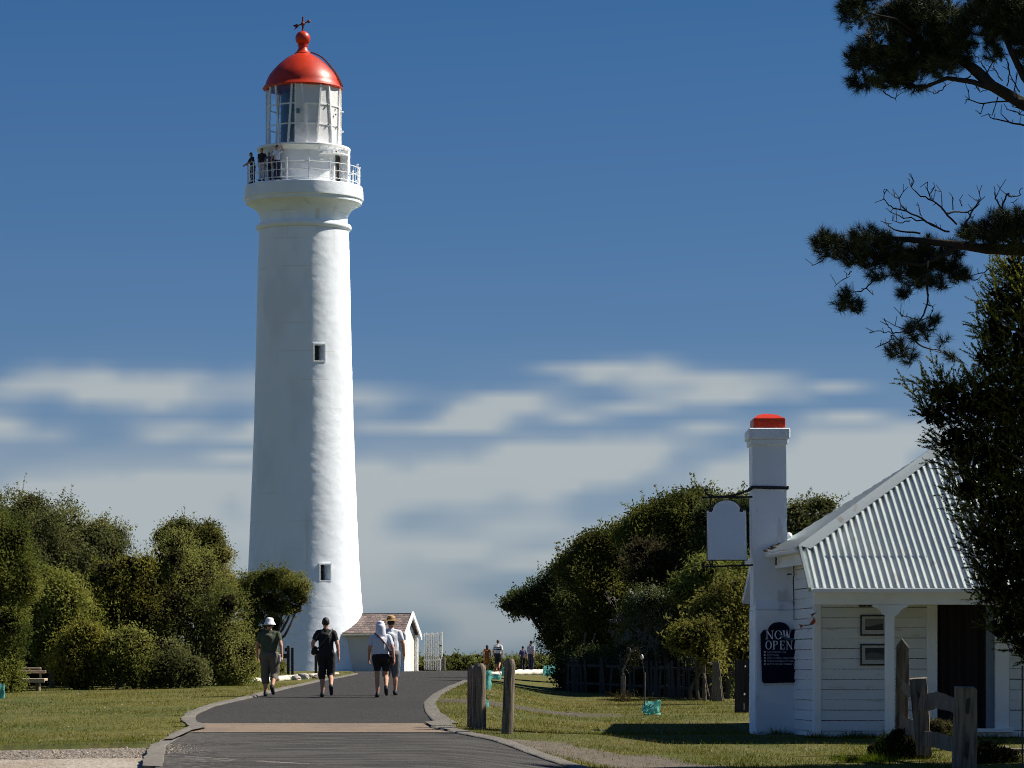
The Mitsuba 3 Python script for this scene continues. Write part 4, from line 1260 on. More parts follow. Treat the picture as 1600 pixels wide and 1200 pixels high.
def plant(name, label, cat_, blobs, base, r0, group=None, seed=0, stems=1, fol=(), crown='crown', **kw):
    key = thing(name, label, cat_, group)
    part(key, 'trunk' if stems == 1 else 'stems', trunk_mesh(base, blobs, r0, seed, stems), 'mat_bark', 40)
    p = Pile()
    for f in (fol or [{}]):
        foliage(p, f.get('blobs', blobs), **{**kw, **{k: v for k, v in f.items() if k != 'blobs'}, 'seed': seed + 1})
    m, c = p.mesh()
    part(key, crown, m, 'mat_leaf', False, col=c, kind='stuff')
    return key


OLIVE = [(0.067, 0.082, 0.025), (0.128, 0.147, 0.035), (0.226, 0.241, 0.060), (0.347, 0.352, 0.102)]
GREY = [(0.063, 0.074, 0.029), (0.112, 0.125, 0.047), (0.188, 0.199, 0.074), (0.280, 0.286, 0.112)]
FRESH = [(0.063, 0.083, 0.022), (0.121, 0.143, 0.031), (0.202, 0.222, 0.049), (0.280, 0.293, 0.074)]
DEEP = [(0.023, 0.035, 0.016), (0.048, 0.068, 0.025), (0.091, 0.113, 0.039), (0.175, 0.186, 0.062)]
GOLD = [(0.070, 0.075, 0.020), (0.149, 0.149, 0.031), (0.255, 0.253, 0.050), (0.364, 0.344, 0.077)]
BROWN = [(0.048, 0.042, 0.025), (0.101, 0.086, 0.046), (0.175, 0.149, 0.081), (0.268, 0.230, 0.138)]
SILVER = [(0.120, 0.137, 0.101), (0.255, 0.283, 0.219), (0.511, 0.536, 0.469), (0.779, 0.812, 0.719)]
K = dict(per_m2=12, clump_r=.20, n_leaf=76, L=.080, W=.040, rough=.55, thin=.24, up=.4)

# the group on the left, back to front
B = blobs_px([(20, 842, 62, 56), (-60, 880, 90, 80), (95, 838, 50, 42), (150, 868, 50, 44), (60, 900, 80, 66), (140, 935, 75, 66), (198, 930, 40, 60), (30, 960, 60, 70)], 93)
plant('bushy_tree', 'broad dark grey green bushy tree at the back of the left thicket', 'tree', B, foot(70, 93), .16, seed=101, stems=3, pal=GREY, **K)
B = blobs_px([(272, 838, 22, 22), (290, 850, 36, 26), (320, 842, 24, 24), (338, 866, 20, 18), (330, 895, 24, 22), (346, 912, 14, 10), (300, 890, 34, 30)], 99)
plant('bushy_tree', 'ragged brown green tree behind the rounded olive bush, seen against the sky', 'tree', B, foot(310, 99), .13, seed=102, pal=[(a * 1.0, b * .92, c) for a, b, c in OLIVE], **{**K, 'thin': .3})
B = blobs_px([(-10, 850, 44, 44), (8, 905, 46, 46), (-30, 960, 60, 60), (-20, 1030, 46, 46)], 80)
plant('bushy_tree', 'bright green bushy tree at the far left edge of the picture', 'tree', B, foot(-20, 80), .12, seed=103, stems=2, pal=FRESH, **K)
B = blobs_px([(95, 950, 40, 46), (75, 1000, 36, 36), (120, 980, 34, 34), (60, 930, 30, 30)], 86)
plant('bushy_tree', 'fresh green broad leaved bush standing above the timber bench', 'bush', B, foot(95, 86), .09, seed=104, stems=2, pal=FRESH, **{**K, 'L': .10, 'W': .05})
B = blobs_px([(215, 885, 26, 16), (180, 915, 40, 26), (222, 915, 24, 24), (170, 950, 40, 22), (222, 955, 24, 20), (188, 980, 32, 16), (200, 940, 34, 30, 2)], 87)
plant('banksia_bush', 'yellowish olive bush in layered tiers left of the rounded olive bush', 'bush', B, foot(205, 87), .10, seed=105, stems=2, pal=GOLD, **{**K, 'thin': .22, 'n_leaf': 26})
B = blobs_px([(270, 880, 42, 44), (255, 930, 32, 50), (305, 925, 48, 56), (345, 965, 42, 50), (295, 990, 56, 60), (355, 1010, 38, 42), (250, 1000, 40, 50), (320, 1040, 60, 26)], 88)
plant('rounded_bush', 'large rounded light olive bush nearest the drive on the left', 'bush', B, foot(310, 88), .14, seed=106, stems=3, pal=[(a * 1.15, b * 1.15, c * 1.25) for a, b, c in OLIVE], **{**K, 'n_leaf': 30, 'L': .075, 'W': .026})
B = blobs_px([(105, 1022, 28, 34), (135, 1003, 28, 24), (128, 1040, 34, 26), (158, 1020, 18, 26)], 83.5)
plant('low_bush', 'low bronze olive bush beside the timber bench', 'bush', B, foot(128, 83.5), .06, seed=107, stems=3, pal=GOLD, **{**K, 'thin': .15})
B = blobs_px([(190, 1010, 24, 26), (178, 1036, 26, 26), (215, 1012, 18, 20), (212, 1042, 24, 22)], 83.5)
plant('low_bush', 'low olive bush between the bronze bush and the rounded olive bush', 'bush', B, foot(196, 83.5), .06, seed=108, stems=3, pal=OLIVE, **{**K, 'thin': .15})
B = blobs_px([(262, 1035, 30, 26), (245, 1052, 24, 16), (290, 1050, 30, 16)], 84)
plant('low_bush', 'dull grey green low bush at the foot of the rounded olive bush', 'bush', B, foot(265, 84), .05, seed=109, stems=3, pal=GREY, **K)
B = blobs_px([(350, 1040, 30, 20), (380, 1042, 22, 18), (330, 1050, 24, 14)], 89)
plant('low_bush', 'small leafy green bush at the right end of the left thicket', 'bush', B, foot(360, 89), .05, seed=110, stems=3, pal=[(a * 1.1, b * 1.2, c) for a, b, c in OLIVE], **K)
B = blobs_px([(393, 914, 30, 15), (430, 905, 34, 12), (458, 921, 19, 11), (468, 937, 9, 7), (376, 938, 20, 13), (414, 938, 24, 10), (442, 951, 22, 9), (395, 962, 20, 12), (428, 976, 14, 8), (374, 985, 16, 17), (398, 998, 15, 14), (388, 1030, 20, 17)], 122)
plant('windswept_tree', 'dark windswept tree with spreading crown in front of the lighthouse foot', 'tree', B, foot(398, 122), .15, seed=111, stems=2, pal=[(a * .8, b * .8, c * .8) for a, b, c in OLIVE], **{**K, 'per_m2': 16, 'clump_r': .17, 'L': .10, 'W': .042, 'thin': .43, 'lobes': 3, 'n_leaf': 42, 'rough': .8, 'shoots': .25})
B = blobs_px([(420, 1032, 13, 13), (430, 1041, 10, 8), (410, 1040, 13, 11)], 131)
plant('low_bush', 'small green bush beside the dark signpost by the lighthouse', 'bush', B, foot(420, 131), .05, seed=112, stems=3, pal=OLIVE, **{**K, 'L': .11, 'W': .045})

# wind-shorn mound on the right
KR = {**K, 'per_m2': 9, 'clump_r': .25, 'L': .12, 'W': .055, 'n_leaf': 56}
B = blobs_px([(806, 948, 18, 10), (822, 940, 22, 15), (850, 925, 26, 22), (878, 915, 22, 30), (865, 955, 32, 28), (895, 960, 40, 44), (880, 1000, 30, 30), (905, 1010, 34, 34)], 119, 1.2)
plant('windswept_tree', 'dark wind shorn tree reaching out at the seaward end of the right thicket', 'tree', B, foot(895, 119), .16, seed=121, stems=2, pal=DEEP, **KR)
B = blobs_px([(895, 892, 24, 22), (930, 866, 34, 24), (965, 850, 30, 22), (945, 905, 50, 40), (985, 890, 40, 40), (960, 960, 54, 50), (960, 1010, 50, 36)], 106, 1.5)
plant('windswept_tree', 'olive topped wind shorn tree in the middle of the sloping right thicket', 'tree', B, foot(965, 106), .17, seed=122, stems=2, pal=[(a * .68, b * .66, c * .65) for a, b, c in OLIVE], **KR)
B = blobs_px([(1005, 825, 34, 24), (1045, 806, 34, 24), (1085, 803, 38, 26), (1030, 855, 40, 36), (1085, 850, 44, 44), (1055, 930, 60, 60), (1030, 990, 50, 44)], 102, 1.5)
plant('windswept_tree', 'tall olive green tree left of the blank hanging sign', 'tree', B, foot(1060, 102), .18, seed=123, stems=2, pal=[(a * .72, b * .72, c * .68) for a, b, c in OLIVE], **KR)
B = blobs_px([(1125, 805, 36, 26), (1165, 812, 40, 30), (1130, 870, 44, 50), (1170, 890, 40, 60), (1200, 850, 40, 50), (1150, 960, 54, 54)], 99, 1.5)
plant('windswept_tree', 'dark dense tree behind the blank hanging sign and chimney', 'tree', B, foot(1150, 99), .18, seed=124, stems=2, pal=DEEP, **KR)
B = blobs_px([(1250, 808, 24, 22), (1278, 803, 22, 18), (1262, 835, 34, 26), (1235, 850, 26, 40), (1300, 830, 30, 24)], 84)
plant('flowering_tree', 'dark tree flecked with pinkish flowers behind the cottage roof right of the chimney', 'tree', B, foot(1262, 84), .14, seed=125, pal=DEEP, fol=[{}, dict(pal=SILVER, per_m2=3.5, n_leaf=7, clump_r=.10, L=.06, W=.05, dark=False)], **K)
B = blobs_px([(1010, 868, 30, 24), (1030, 895, 38, 30), (1000, 905, 26, 26), (1050, 905, 22, 26)], 99)
plant('dry_bush', 'dry brown twiggy bush below the tall olive tree in the right thicket', 'bush', B, foot(1025, 99), .08, seed=126, stems=4, pal=[(a * .7, b * .7, c * .7) for a, b, c in BROWN], **{**KR, 'n_leaf': 14, 'W': .016, 'L': .15, 'up': 1.0, 'thin': .25})
B = blobs_px([(1015, 935, 34, 12), (1050, 942, 22, 10), (1078, 936, 14, 8), (1040, 955, 40, 20)], 97)
plant('silver_bush', 'silver leaved bush glinting in the middle of the right thicket', 'bush', B, foot(1035, 97), .06, seed=127, stems=3, pal=SILVER, fol=[dict(pal=DEEP), dict(per_m2=9, n_leaf=9, clump_r=.12, dark=False)], **{**KR, 'L': .08, 'W': .04})
B = blobs_px([(1105, 885, 30, 18), (1135, 905, 40, 24), (1095, 925, 34, 28), (1160, 900, 24, 22)], 96)
plant('leafy_bush', 'spiky mid green bush just below the blank hanging sign', 'bush', B, foot(1125, 96), .07, seed=128, stems=3, pal=[(a, b * 1.1, c) for a, b, c in OLIVE], **{**KR, 'L': .16, 'W': .03, 'up': .9})
B = blobs_px([(1150, 925, 22, 18), (1162, 945, 18, 26), (1130, 950, 30, 24), (1140, 985, 36, 30), (1160, 1000, 20, 34), (1105, 965, 24, 22)], 92)
plant('golden_bush', 'golden olive bush beside the left edge of the chimney', 'bush', B, foot(1140, 92), .08, seed=129, stems=3, pal=[(a * .8, b * .8, c) for a, b, c in GOLD], **{**KR, 'thin': .15})
B = blobs_px([(1078, 988, 24, 9), (1100, 992, 16, 12), (1066, 1004, 15, 8), (1098, 1014, 13, 11), (1113, 1032, 9, 13)], 90)
plant('golden_bush', 'bright yellow green bush hanging over the paling fence', 'bush', B, foot(1095, 90.5), .06, seed=130, stems=2, pal=[(a * .85, b * .85, c) for a, b, c in GOLD], **{**KR, 'thin': .2, 'lobes': 3})

# understorey: dark growth that closes the thickets down to the ground
B = blobs_px([(925, 1030, 34, 28), (965, 1030, 40, 34), (1010, 1030, 40, 36), (1060, 1020, 44, 44), (1110, 1010, 44, 48), (1155, 1010, 40, 60), (1190, 1000, 40, 80)], 108)
plant('undergrowth_bush', 'dark undergrowth behind the paling fence at the bottom of the right thicket', 'bush', B, foot(1010, 108), .08, seed=131, stems=4, pal=DEEP, **KR)
B = blobs_px([(20, 1040, 50, 40), (75, 1040, 44, 36), (60, 1000, 50, 40), (130, 1030, 40, 40), (190, 1020, 40, 44), (240, 1020, 40, 44)], 91)
plant('undergrowth_bush', 'dark shaded undergrowth behind the timber bench', 'bush', B, foot(90, 91), .08, seed=132, stems=4, pal=DEEP, **K)

B = []
for px, Y in zip(np.arange(900, 1125, 22), np.linspace(104.5, 93.5, 11)):
    g0 = foot(px, Y)
    B.append((g0 + [0, 0, .55], np.array([.62, .6, .78])))
plant('undergrowth_bush', 'low dark growth close behind the pickets of the paling fence', 'bush', B, foot(1010, 99), .03, seed=133, stems=4, pal=DEEP, **KR)

# bare shrubs
def twigs(key, root, tips, r0, seed, gen=3, name='twigs', col=None, spread=.45):
    r = np.random.default_rng(seed)
    ms = []

    def grow(a, d, L, rad, g):
        n = 5
        pts = [a]
        for _ in range(n):
            d = unit(d + r.normal(size=3) * .22)
            pts.append(pts[-1] + d * L / n)
        ms.append(tube(pts, np.linspace(rad, max(rad * .45, .005), n + 1), 4))
        if g > 0:
            for _ in range(r.integers(2, 5)):
                k = r.integers(2, n + 1)
                grow(pts[k], unit(d + r.normal(size=3) * spread * 1.6), L * r.uniform(.45, .75), max(rad * .5, .005), g - 1)

    for t in tips:
        v = np.asarray(t) - root
        grow(root, unit(v), np.linalg.norm(v) * .6, r0, gen)
    return part(key, name, cat(*ms), 'mat_colour', False, col=col if col is not None else (.05, .045, .042), kind='stuff')


dsk = thing('dead_shrub', 'leafless grey twiggy shrub in the shade of the right thicket', 'shrub')
r0_ = at(1010, 1040, 97)
part(dsk, 'stem', branch(foot(1012, 97), at(1005, 995, 97), .035, .02, np.random.default_rng(3)), 'mat_bark')
twigs(dsk, at(1005, 995, 97), [at(*q) for q in [(955, 945, 97), (950, 985, 96), (985, 935, 97.5), (1025, 940, 97), (1045, 975, 96.5), (965, 1000, 96), (1010, 950, 96)]], .016, 5, gen=4, col=(.13, .12, .11))
tsk = thing('dead_stump', 'pale broken stump showing in the dark hollow of the right thicket', 'stump')
part(tsk, 'bark', cat(branch(foot(920, 104), at(915, 988, 104), .06, .03, np.random.default_rng(8), .03), branch(at(922, 1020, 104), at(930, 990, 103.9), .035, .025, np.random.default_rng(9), .03)), 'mat_colour', col=(.13, .11, .10))

# low scrub on the rim of the headland
p = Pile()
sr = np.random.default_rng(31)
Bs = []
for px in np.arange(640, 1010, 9):
    Y = 186 + sr.uniform(-4, 4)
    g = foot(px, Y)
    h = EYE - g[2] + sr.uniform(-.12, .16)
    Bs.append((g + [0, 0, h * .35], np.array([.8, .9, h * .68]) * sr.uniform(.9, 1.1)))
for px in list(np.arange(-300, 440, 30)) + list(np.arange(1000, 2000, 40)):
    Y = 186 + sr.uniform(-5, 5)
    g = foot(px, Y); Bs.append((g + [0, 0, .5], np.array([1.4, 1.2, .9])))
foliage(p, Bs, per_m2=6, clump_r=.2, n_leaf=16, L=.15, W=.06, pal=[(a * .9, b * .95, c) for a, b, c in OLIVE], seed=141)
m, c = p.mesh()
stuff('coastal_scrub', m, 'mat_leaf', 'low olive scrub along the rim of the headland beyond the gate', 'scrub', col=c)

# ---- grass blades on the lawns
def grass_mesh(n, xr, yr, hmin, hmax, keep, seed, pal, w=.010):
    r = np.random.default_rng(seed)
    y = 1 / r.uniform(1 / yr[1], 1 / yr[0], n) if yr[0] > 0 else r.uniform(*yr, n)
    x = r.uniform(0, 1, n) * (xr[1] - xr[0]) + xr[0]
    k = keep(x, y)
    x, y = x[k], y[k]
    tuft = meshkit.fbm(np.stack([x * 1.6, y * 1.2, x * 0], 1), 3, seed)
    h = (hmin + (hmax - hmin) * r.random(len(x)) ** 2) * (.5 + tuft)
    a = np.stack([x, y, gz(x, y) + .0], 1)
    lean = r.normal(size=(len(x), 3)) * [.55, .55, 0]
    b = a + np.stack([lean[:, 0] * h, lean[:, 1] * h, h], 1)
    s = np.stack([r.uniform(-1, 1, len(x)), r.uniform(-.4, .4, len(x)), x * 0], 1)
    s = unit(s) * w / 2
    v = np.stack([a - s, a + s, b], 1).reshape(-1, 3)
    pal = np.asarray(pal)
    t = np.clip(meshkit.fbm(np.stack([x * .5, y * .35, x * 0], 1), 3, seed + 2) * 2.2 - .6 + r.normal(0, .25, len(x)), 0, .999) * (len(pal) - 1)
    i = np.clip(t.astype(int), 0, len(pal) - 2)
    col = (pal[i] + (pal[i + 1] - pal[i]) * (t - i)[:, None]) * r.uniform(.75, 1.25, len(x))[:, None]
    return tm(v, np.arange(len(x))[:, None] * 3 + [0, 1, 2]), np.repeat(col, 3, 0)


GP = [(.066, .090, .004), (.100, .114, .006), (.135, .130, .010), (.18, .15, .032)]


def bare(x, y):
    """the worn verge and the track, where little grows"""
    verge = (np.abs(x - (1.0 + (50.2 - y) * .33)) < .75) & (y < 53.2)
    track = (np.abs(y - TRACK_Y) < 1.2) & (x < 2.4)
    return verge | track


gr_ = np.random.default_rng(77)
m, c = grass_mesh(150000, (-22, 0), (48, 92), .035, .085, lambda x, y: (x < road_l(y) - .20) & (y > GRAVEL_Y + .02) & (np.abs(x / y) < .22), 151, GP)
stuff('grass', m, 'mat_grass', 'short grass of the lawn left of the drive', 'grass', col=c)
m, c = grass_mesh(170000, (-2, 14), (45, 100), .035, .09, lambda x, y: (x > road_r(y) + .26) & (np.abs(x / y) < .22) & (~bare(x, y) | (gr_.random(len(x)) < .12)) & ~((y > WY - .1) & (x > 4.3) & (y < 66)), 152, GP)
stuff('grass', m, 'mat_grass', 'short grass of the lawn right of the drive', 'grass', col=c)
fl = np.random.default_rng(47)
n = 900
y = fl.uniform(48.8, 82, n); x = np.where(fl.random(n) < .55, fl.uniform(-12, -4, n), fl.uniform(-1, 5, n))
k = ((x < road_l(y) - .3) | (x > road_r(y) + .3)) & ~((x > 4) & (y > 54))
x, y = x[k], y[k]
q = np.stack([x, y, gz(x, y) + fl.uniform(.035, .07, len(x))], 1)
v, f = leaf_mesh(q, unit(fl.normal(size=q.shape) * [1, 1, .2]), unit(fl.normal(size=q.shape) * .4 + [0, 0, 1]), fl.uniform(.03, .09, len(q)), fl.uniform(.015, .035, len(q)))
pc = np.array([(.34, .30, .16), (.22, .15, .07), (.42, .40, .34), (.12, .085, .045)])[fl.integers(0, 4, len(x))]
stuff('fallen_leaves', tm(v, f), 'mat_grass', 'pale fallen leaves and flower heads scattered over the lawns', 'leaves', col=np.repeat(pc, 4, 0))
pr_ = np.random.default_rng(43)
n = 16000
y = pr_.uniform(45.2, GRAVEL_Y - .03, n); x = pr_.uniform(-10.5, -3.0, n)
k = x < road_l(y) + .05 + pr_.exponential(.16, n) * (pr_.random(n) < .5)
x, y = x[k], y[k]
oc = trimesh.creation.icosahedron()
sz = pr_.uniform(.006, .015, len(x)) * (1 + (pr_.random(len(x)) < .02) * 1.2)
vv = (oc.vertices[None] * (1 + pr_.uniform(-.25, .25, (len(x), 12, 1))) * (sz[:, None] * np.stack([pr_.uniform(.8, 1.3, len(x)), pr_.uniform(.7, 1.1, len(x)), pr_.uniform(.5, .8, len(x))], 1))[:, None] + np.stack([x, y, gz(x, y) + np.where(x < road_l(y) + .0, -.06, .0) + sz * .25], 1)[:, None]).reshape(-1, 3)
ff = (np.arange(len(x))[:, None, None] * 12 + oc.faces[None]).reshape(-1, 3)
pc = np.array([(.30, .27, .22), (.22, .19, .15), (.36, .33, .28), (.16, .13, .10), (.28, .21, .15)])[pr_.integers(0, 5, len(x))] * pr_.uniform(.7, 1.2, len(x))[:, None]
stuff('gravel', tm(vv, ff), 'mat_colour', 'loose pale stones of the gravel path', 'gravel', col=np.repeat(pc, 12, 0))
# taller tufts: along the cottage wall, round posts, by the front fence
p = Pile()


def tuft(c, n, h, spread, pal, seed, w=.012):
    r = np.random.default_rng(seed)
    a = np.asarray(c) + r.normal(size=(n, 3)) * [spread, spread, 0]
    a[:, 2] = gz(a[:, 0], a[:, 1]) - .01
    d = unit(np.concatenate([(a - c)[:, :2] / (spread + 1e-9) * .35 + r.normal(size=(n, 2)) * .3, np.ones((n, 1))], 1))
    b = a + d * (h * r.uniform(.4, 1.0, n))[:, None]
    col = np.asarray(pal)[r.integers(0, len(pal), n)] * r.uniform(.7, 1.2, n)[:, None]
    p.add(needle_mesh(a, b, w, r), col, 3)


tr = np.random.default_rng(41)
for i in range(46):
    x = tr.uniform(4.2, 7.2)
    tuft((x, (CY if x < 5.1 else WY) - tr.uniform(.08, .35), 0), 40, tr.uniform(.10, .26), .07, GP[:3], 300 + i)
for i in range(26):
    tuft((tr.uniform(6.3, 10), WY - tr.uniform(.15, .5), 0), 36, tr.uniform(.10, .22), .08, GP[:2], 360 + i)
for i in range(30):
    q = foot(1345 + tr.normal() * 22, 48.4 + tr.normal() * .35)
    tuft(q, 60, tr.uniform(.10, .22), .07, [(.075, .11, .008), (.10, .14, .012), (.055, .085, .008)], 400 + i)
for i in range(16):
    q = foot(1405 + tr.normal() * 16, 49.2 + tr.normal() * .25)
    tuft(q, 60, tr.uniform(.25, .42), .08, [(.028, .045, .008), (.045, .065, .010)], 440 + i, .014)
m, c = p.mesh()
stuff('wall_grass', m, 'mat_grass', 'long grass at the foot of the cottage walls and the front fence', 'grass', col=c)

# ---- needle-leaved tree in the right foreground
ft = thing('needle_tree', 'dark needle leaved tree with brush like shoots covering the right of the cottage', 'tree')
FY = 47.0
fb = blobs_px([(1588, 428, 24, 34), (1566, 470, 24, 30), (1612, 470, 44, 50), (1556, 515, 26, 28), (1600, 540, 50, 50), (1545, 560, 22, 20), (1478, 612, 30, 20), (1510, 632, 44, 30), (1460, 650, 22, 18), (1560, 622, 50, 46), (1620, 620, 70, 70), (1500, 690, 34, 34), (1550, 710, 50, 46), (1520, 760, 34, 34), (1575, 790, 54, 56), (1545, 845, 36, 30), (1590, 880, 54, 50), (1560, 915, 34, 34), (1575, 970, 30, 34), (1610, 1000, 34, 34),
               (1650, 720, 90, 110), (1660, 900, 90, 90), (1720, 600, 110, 150), (1760, 800, 140, 150), (1720, 440, 80, 90), (1690, 985, 60, 50), (1800, 930, 150, 110)], FY, .9)
fbase = foot(1700, FY + .4)
part(ft, 'trunk', cat(tube([fbase + [0, 0, -.1], fbase + [-.05, 0, 1.2], at(1690, 800, FY), at(1700, 600, FY), at(1720, 420, FY)], [.16, .13, .10, .07, .03], 9),
     *[branch(at(1695, y0, FY), at(x1, y1, FY + d), .05, .012, np.random.default_rng(int(x1)), .05) for y0, x1, y1, d in ((820, 1560, 700, -.4), (760, 1480, 640, .2), (700, 1450, 610, 0), (640, 1560, 500, -.3), (860, 1570, 850, -.5), (920, 1600, 960, -.2), (600, 1620, 430, .1), (800, 1830, 700, .3), (700, 1850, 560, -.2), (900, 1560, 900, .4))],
     tube([foot(1597.5, 46.6) + [0, 0, -.05], at(1597.5, 1040, 46.6)], .014, 6)), 'mat_bark', 40)
sr = np.random.default_rng(51)
S0, SD, SL = [], [], []
for c, rad in fb:
    n = int(80 * 4 * math.pi * (rad[0] * rad[1] + rad[0] * rad[2] + rad[1] * rad[2]) / 3)
    u = unit(sr.normal(size=(n, 3)))
    k = 1 - np.abs(sr.normal(0, .15, n))
    lump = 1 + .42 * (meshkit.fbm((c + u * rad) * 1.5, 2, 9) - .5)
    q = c + u * rad * (k * lump)[:, None]
    S0.append(q); SD.append(unit(u * [.9, .9, .5] + [0, 0, .55] + sr.normal(size=(n, 3)) * .35)); SL.append(sr.uniform(.16, .34, n))
S0, SD, SL = np.vstack(S0), np.vstack(SD), np.concatenate(SL)
deep = np.zeros(len(S0))
for c, rad in fb: deep = np.maximum(deep, 1 - np.linalg.norm((S0 - c) / rad, axis=1))
kp = deep < .36
S0, SD, SL = S0[kp], SD[kp], SL[kp]
# single long shoots reaching out to the left
ex = [((1452, 640), (1415, 602)), ((1470, 600), (1420, 600)), ((1460, 660), (1438, 622)), ((1475, 640), (1440, 575)), ((1545, 560), (1530, 500)), ((1560, 470), (1547, 408)), ((1575, 450), (1562, 390)), ((1590, 440), (1585, 385)), ((1560, 500), (1530, 470)), ((1480, 700), (1450, 690)), ((1500, 740), (1462, 720)), ((1505, 780), (1478, 755)), ((1540, 850), (1508, 832)), ((1550, 900), (1520, 880)), ((1560, 950), (1535, 940)), ((1490, 620), (1455, 560)), ((1530, 620), (1500, 560)), ((1550, 540), (1527, 512)), ((1515, 800), (1480, 790)), ((1520, 820), (1492, 806))]
pn = Pile()
for (a, b) in ex:
    for j in range(3):
        y = FY + sr.uniform(-.6, .5)
        A_, B_ = at(*a, y), at(b[0] + sr.uniform(-6, 6), b[1] + sr.uniform(-8, 8), y)
        for t in np.linspace(.0, 1, 4):
            S0 = np.vstack([S0, A_ + (B_ - A_) * t * .85]); SD = np.vstack([SD, unit(B_ - A_ + sr.normal(size=3) * .22 + [0, 0, .08])]); SL = np.append(SL, sr.uniform(.16, .3))
NN = 52
t = sr.random((len(S0), NN))
a0 = S0[:, None] + SD[:, None] * (SL[:, None] * t)[..., None]
rd = unit(np.cross(SD[:, None], sr.normal(size=(len(S0), NN, 3))))
dirn = unit(rd * .8 + SD[:, None] * .75)
ln = .042 * (1 - .35 * t) * sr.uniform(.8, 1.2, t.shape)
tone = np.clip(meshkit.fbm(S0 * .8, 2, 77) * 1.8 - .45 + .55 * np.clip((S0[:, 2] - 3.6) / 2.5, 0, 1) + sr.normal(0, .15, len(S0)), 0, 1.6)[:, None, None]  # colour lightened with height, painting in the sunlit upper crown
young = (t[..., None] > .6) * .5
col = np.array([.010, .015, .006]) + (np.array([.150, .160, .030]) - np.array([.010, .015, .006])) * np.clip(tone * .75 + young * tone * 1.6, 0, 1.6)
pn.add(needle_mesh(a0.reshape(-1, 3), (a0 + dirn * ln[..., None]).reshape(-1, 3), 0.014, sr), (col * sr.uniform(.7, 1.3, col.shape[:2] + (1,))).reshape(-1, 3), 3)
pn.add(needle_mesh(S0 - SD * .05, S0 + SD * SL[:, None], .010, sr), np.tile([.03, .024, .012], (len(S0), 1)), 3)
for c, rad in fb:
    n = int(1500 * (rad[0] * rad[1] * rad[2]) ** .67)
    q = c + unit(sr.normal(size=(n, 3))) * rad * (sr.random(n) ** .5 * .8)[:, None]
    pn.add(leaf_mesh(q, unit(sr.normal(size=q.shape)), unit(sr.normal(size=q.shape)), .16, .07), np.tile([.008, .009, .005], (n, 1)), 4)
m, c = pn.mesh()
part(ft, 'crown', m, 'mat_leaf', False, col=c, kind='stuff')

# ---- pine with two limbs entering from the right
PYY = 41.0
pk = thing('pine_tree', 'dark long needled pine reaching two limbs in from the upper right', 'tree')
pb = foot(1960, PYY + 1.0)
P_ = lambda x, y, d=0.0: at(x, y, PYY + d)
Z2 = lambda x, y: (1240 + x / 3.53, 260 + y / 3.53)
Z1 = lambda x, y: (1240 + x / 4.444, y / 4.444)
trunk = [tube([pb + [0, 0, -.1], pb + [.1, 0, 2], P_(1945, 560, 1), P_(1930, 300, 1), P_(1935, 100, 1), P_(1920, -120, 1), P_(1930, -300, 1)], [.36, .30, .27, .24, .20, .15, .06], 12)]
limbs = [([(1935, 420), (1800, 410), (1680, 400), (1600, 391), (1540, 389), (1500, 383), (1440, 376), (1390, 372), (1340, 376)], .11, .018), ([(1925, 260), (1800, 240), (1680, 205), (1600, 163), (1545, 131), (1508, 97), (1470, 82), (1430, 60), (1400, 40)], .12, .02),
         ([(1610, 170), (1560, 142), (1520, 128), (1480, 122), (1440, 138), (1400, 128), (1350, 125)], .045, .012), ([(1560, 140), (1530, 110), (1500, 88), (1440, 78), (1380, 72), (1345, 88)], .05, .012),
         ([(1660, 200), (1600, 120), (1580, 80), (1560, 30), (1550, -20)], .06, .02), ([(1440, 60), (1400, 30), (1345, 18)], .025, .01),
         ([(1500, 383), (1470, 400), (1440, 415), (1380, 405), (1310, 385)], .035, .012), ([(1600, 391), (1570, 375), (1530, 368)], .03, .012)]
for pts, a, b in limbs:
    q = np.array([P_(x, y, .25 * math.sin(x * .021 + y * .03)) for x, y in pts])
    trunk.append(tube(q, np.linspace(a, b, len(q)), 8))
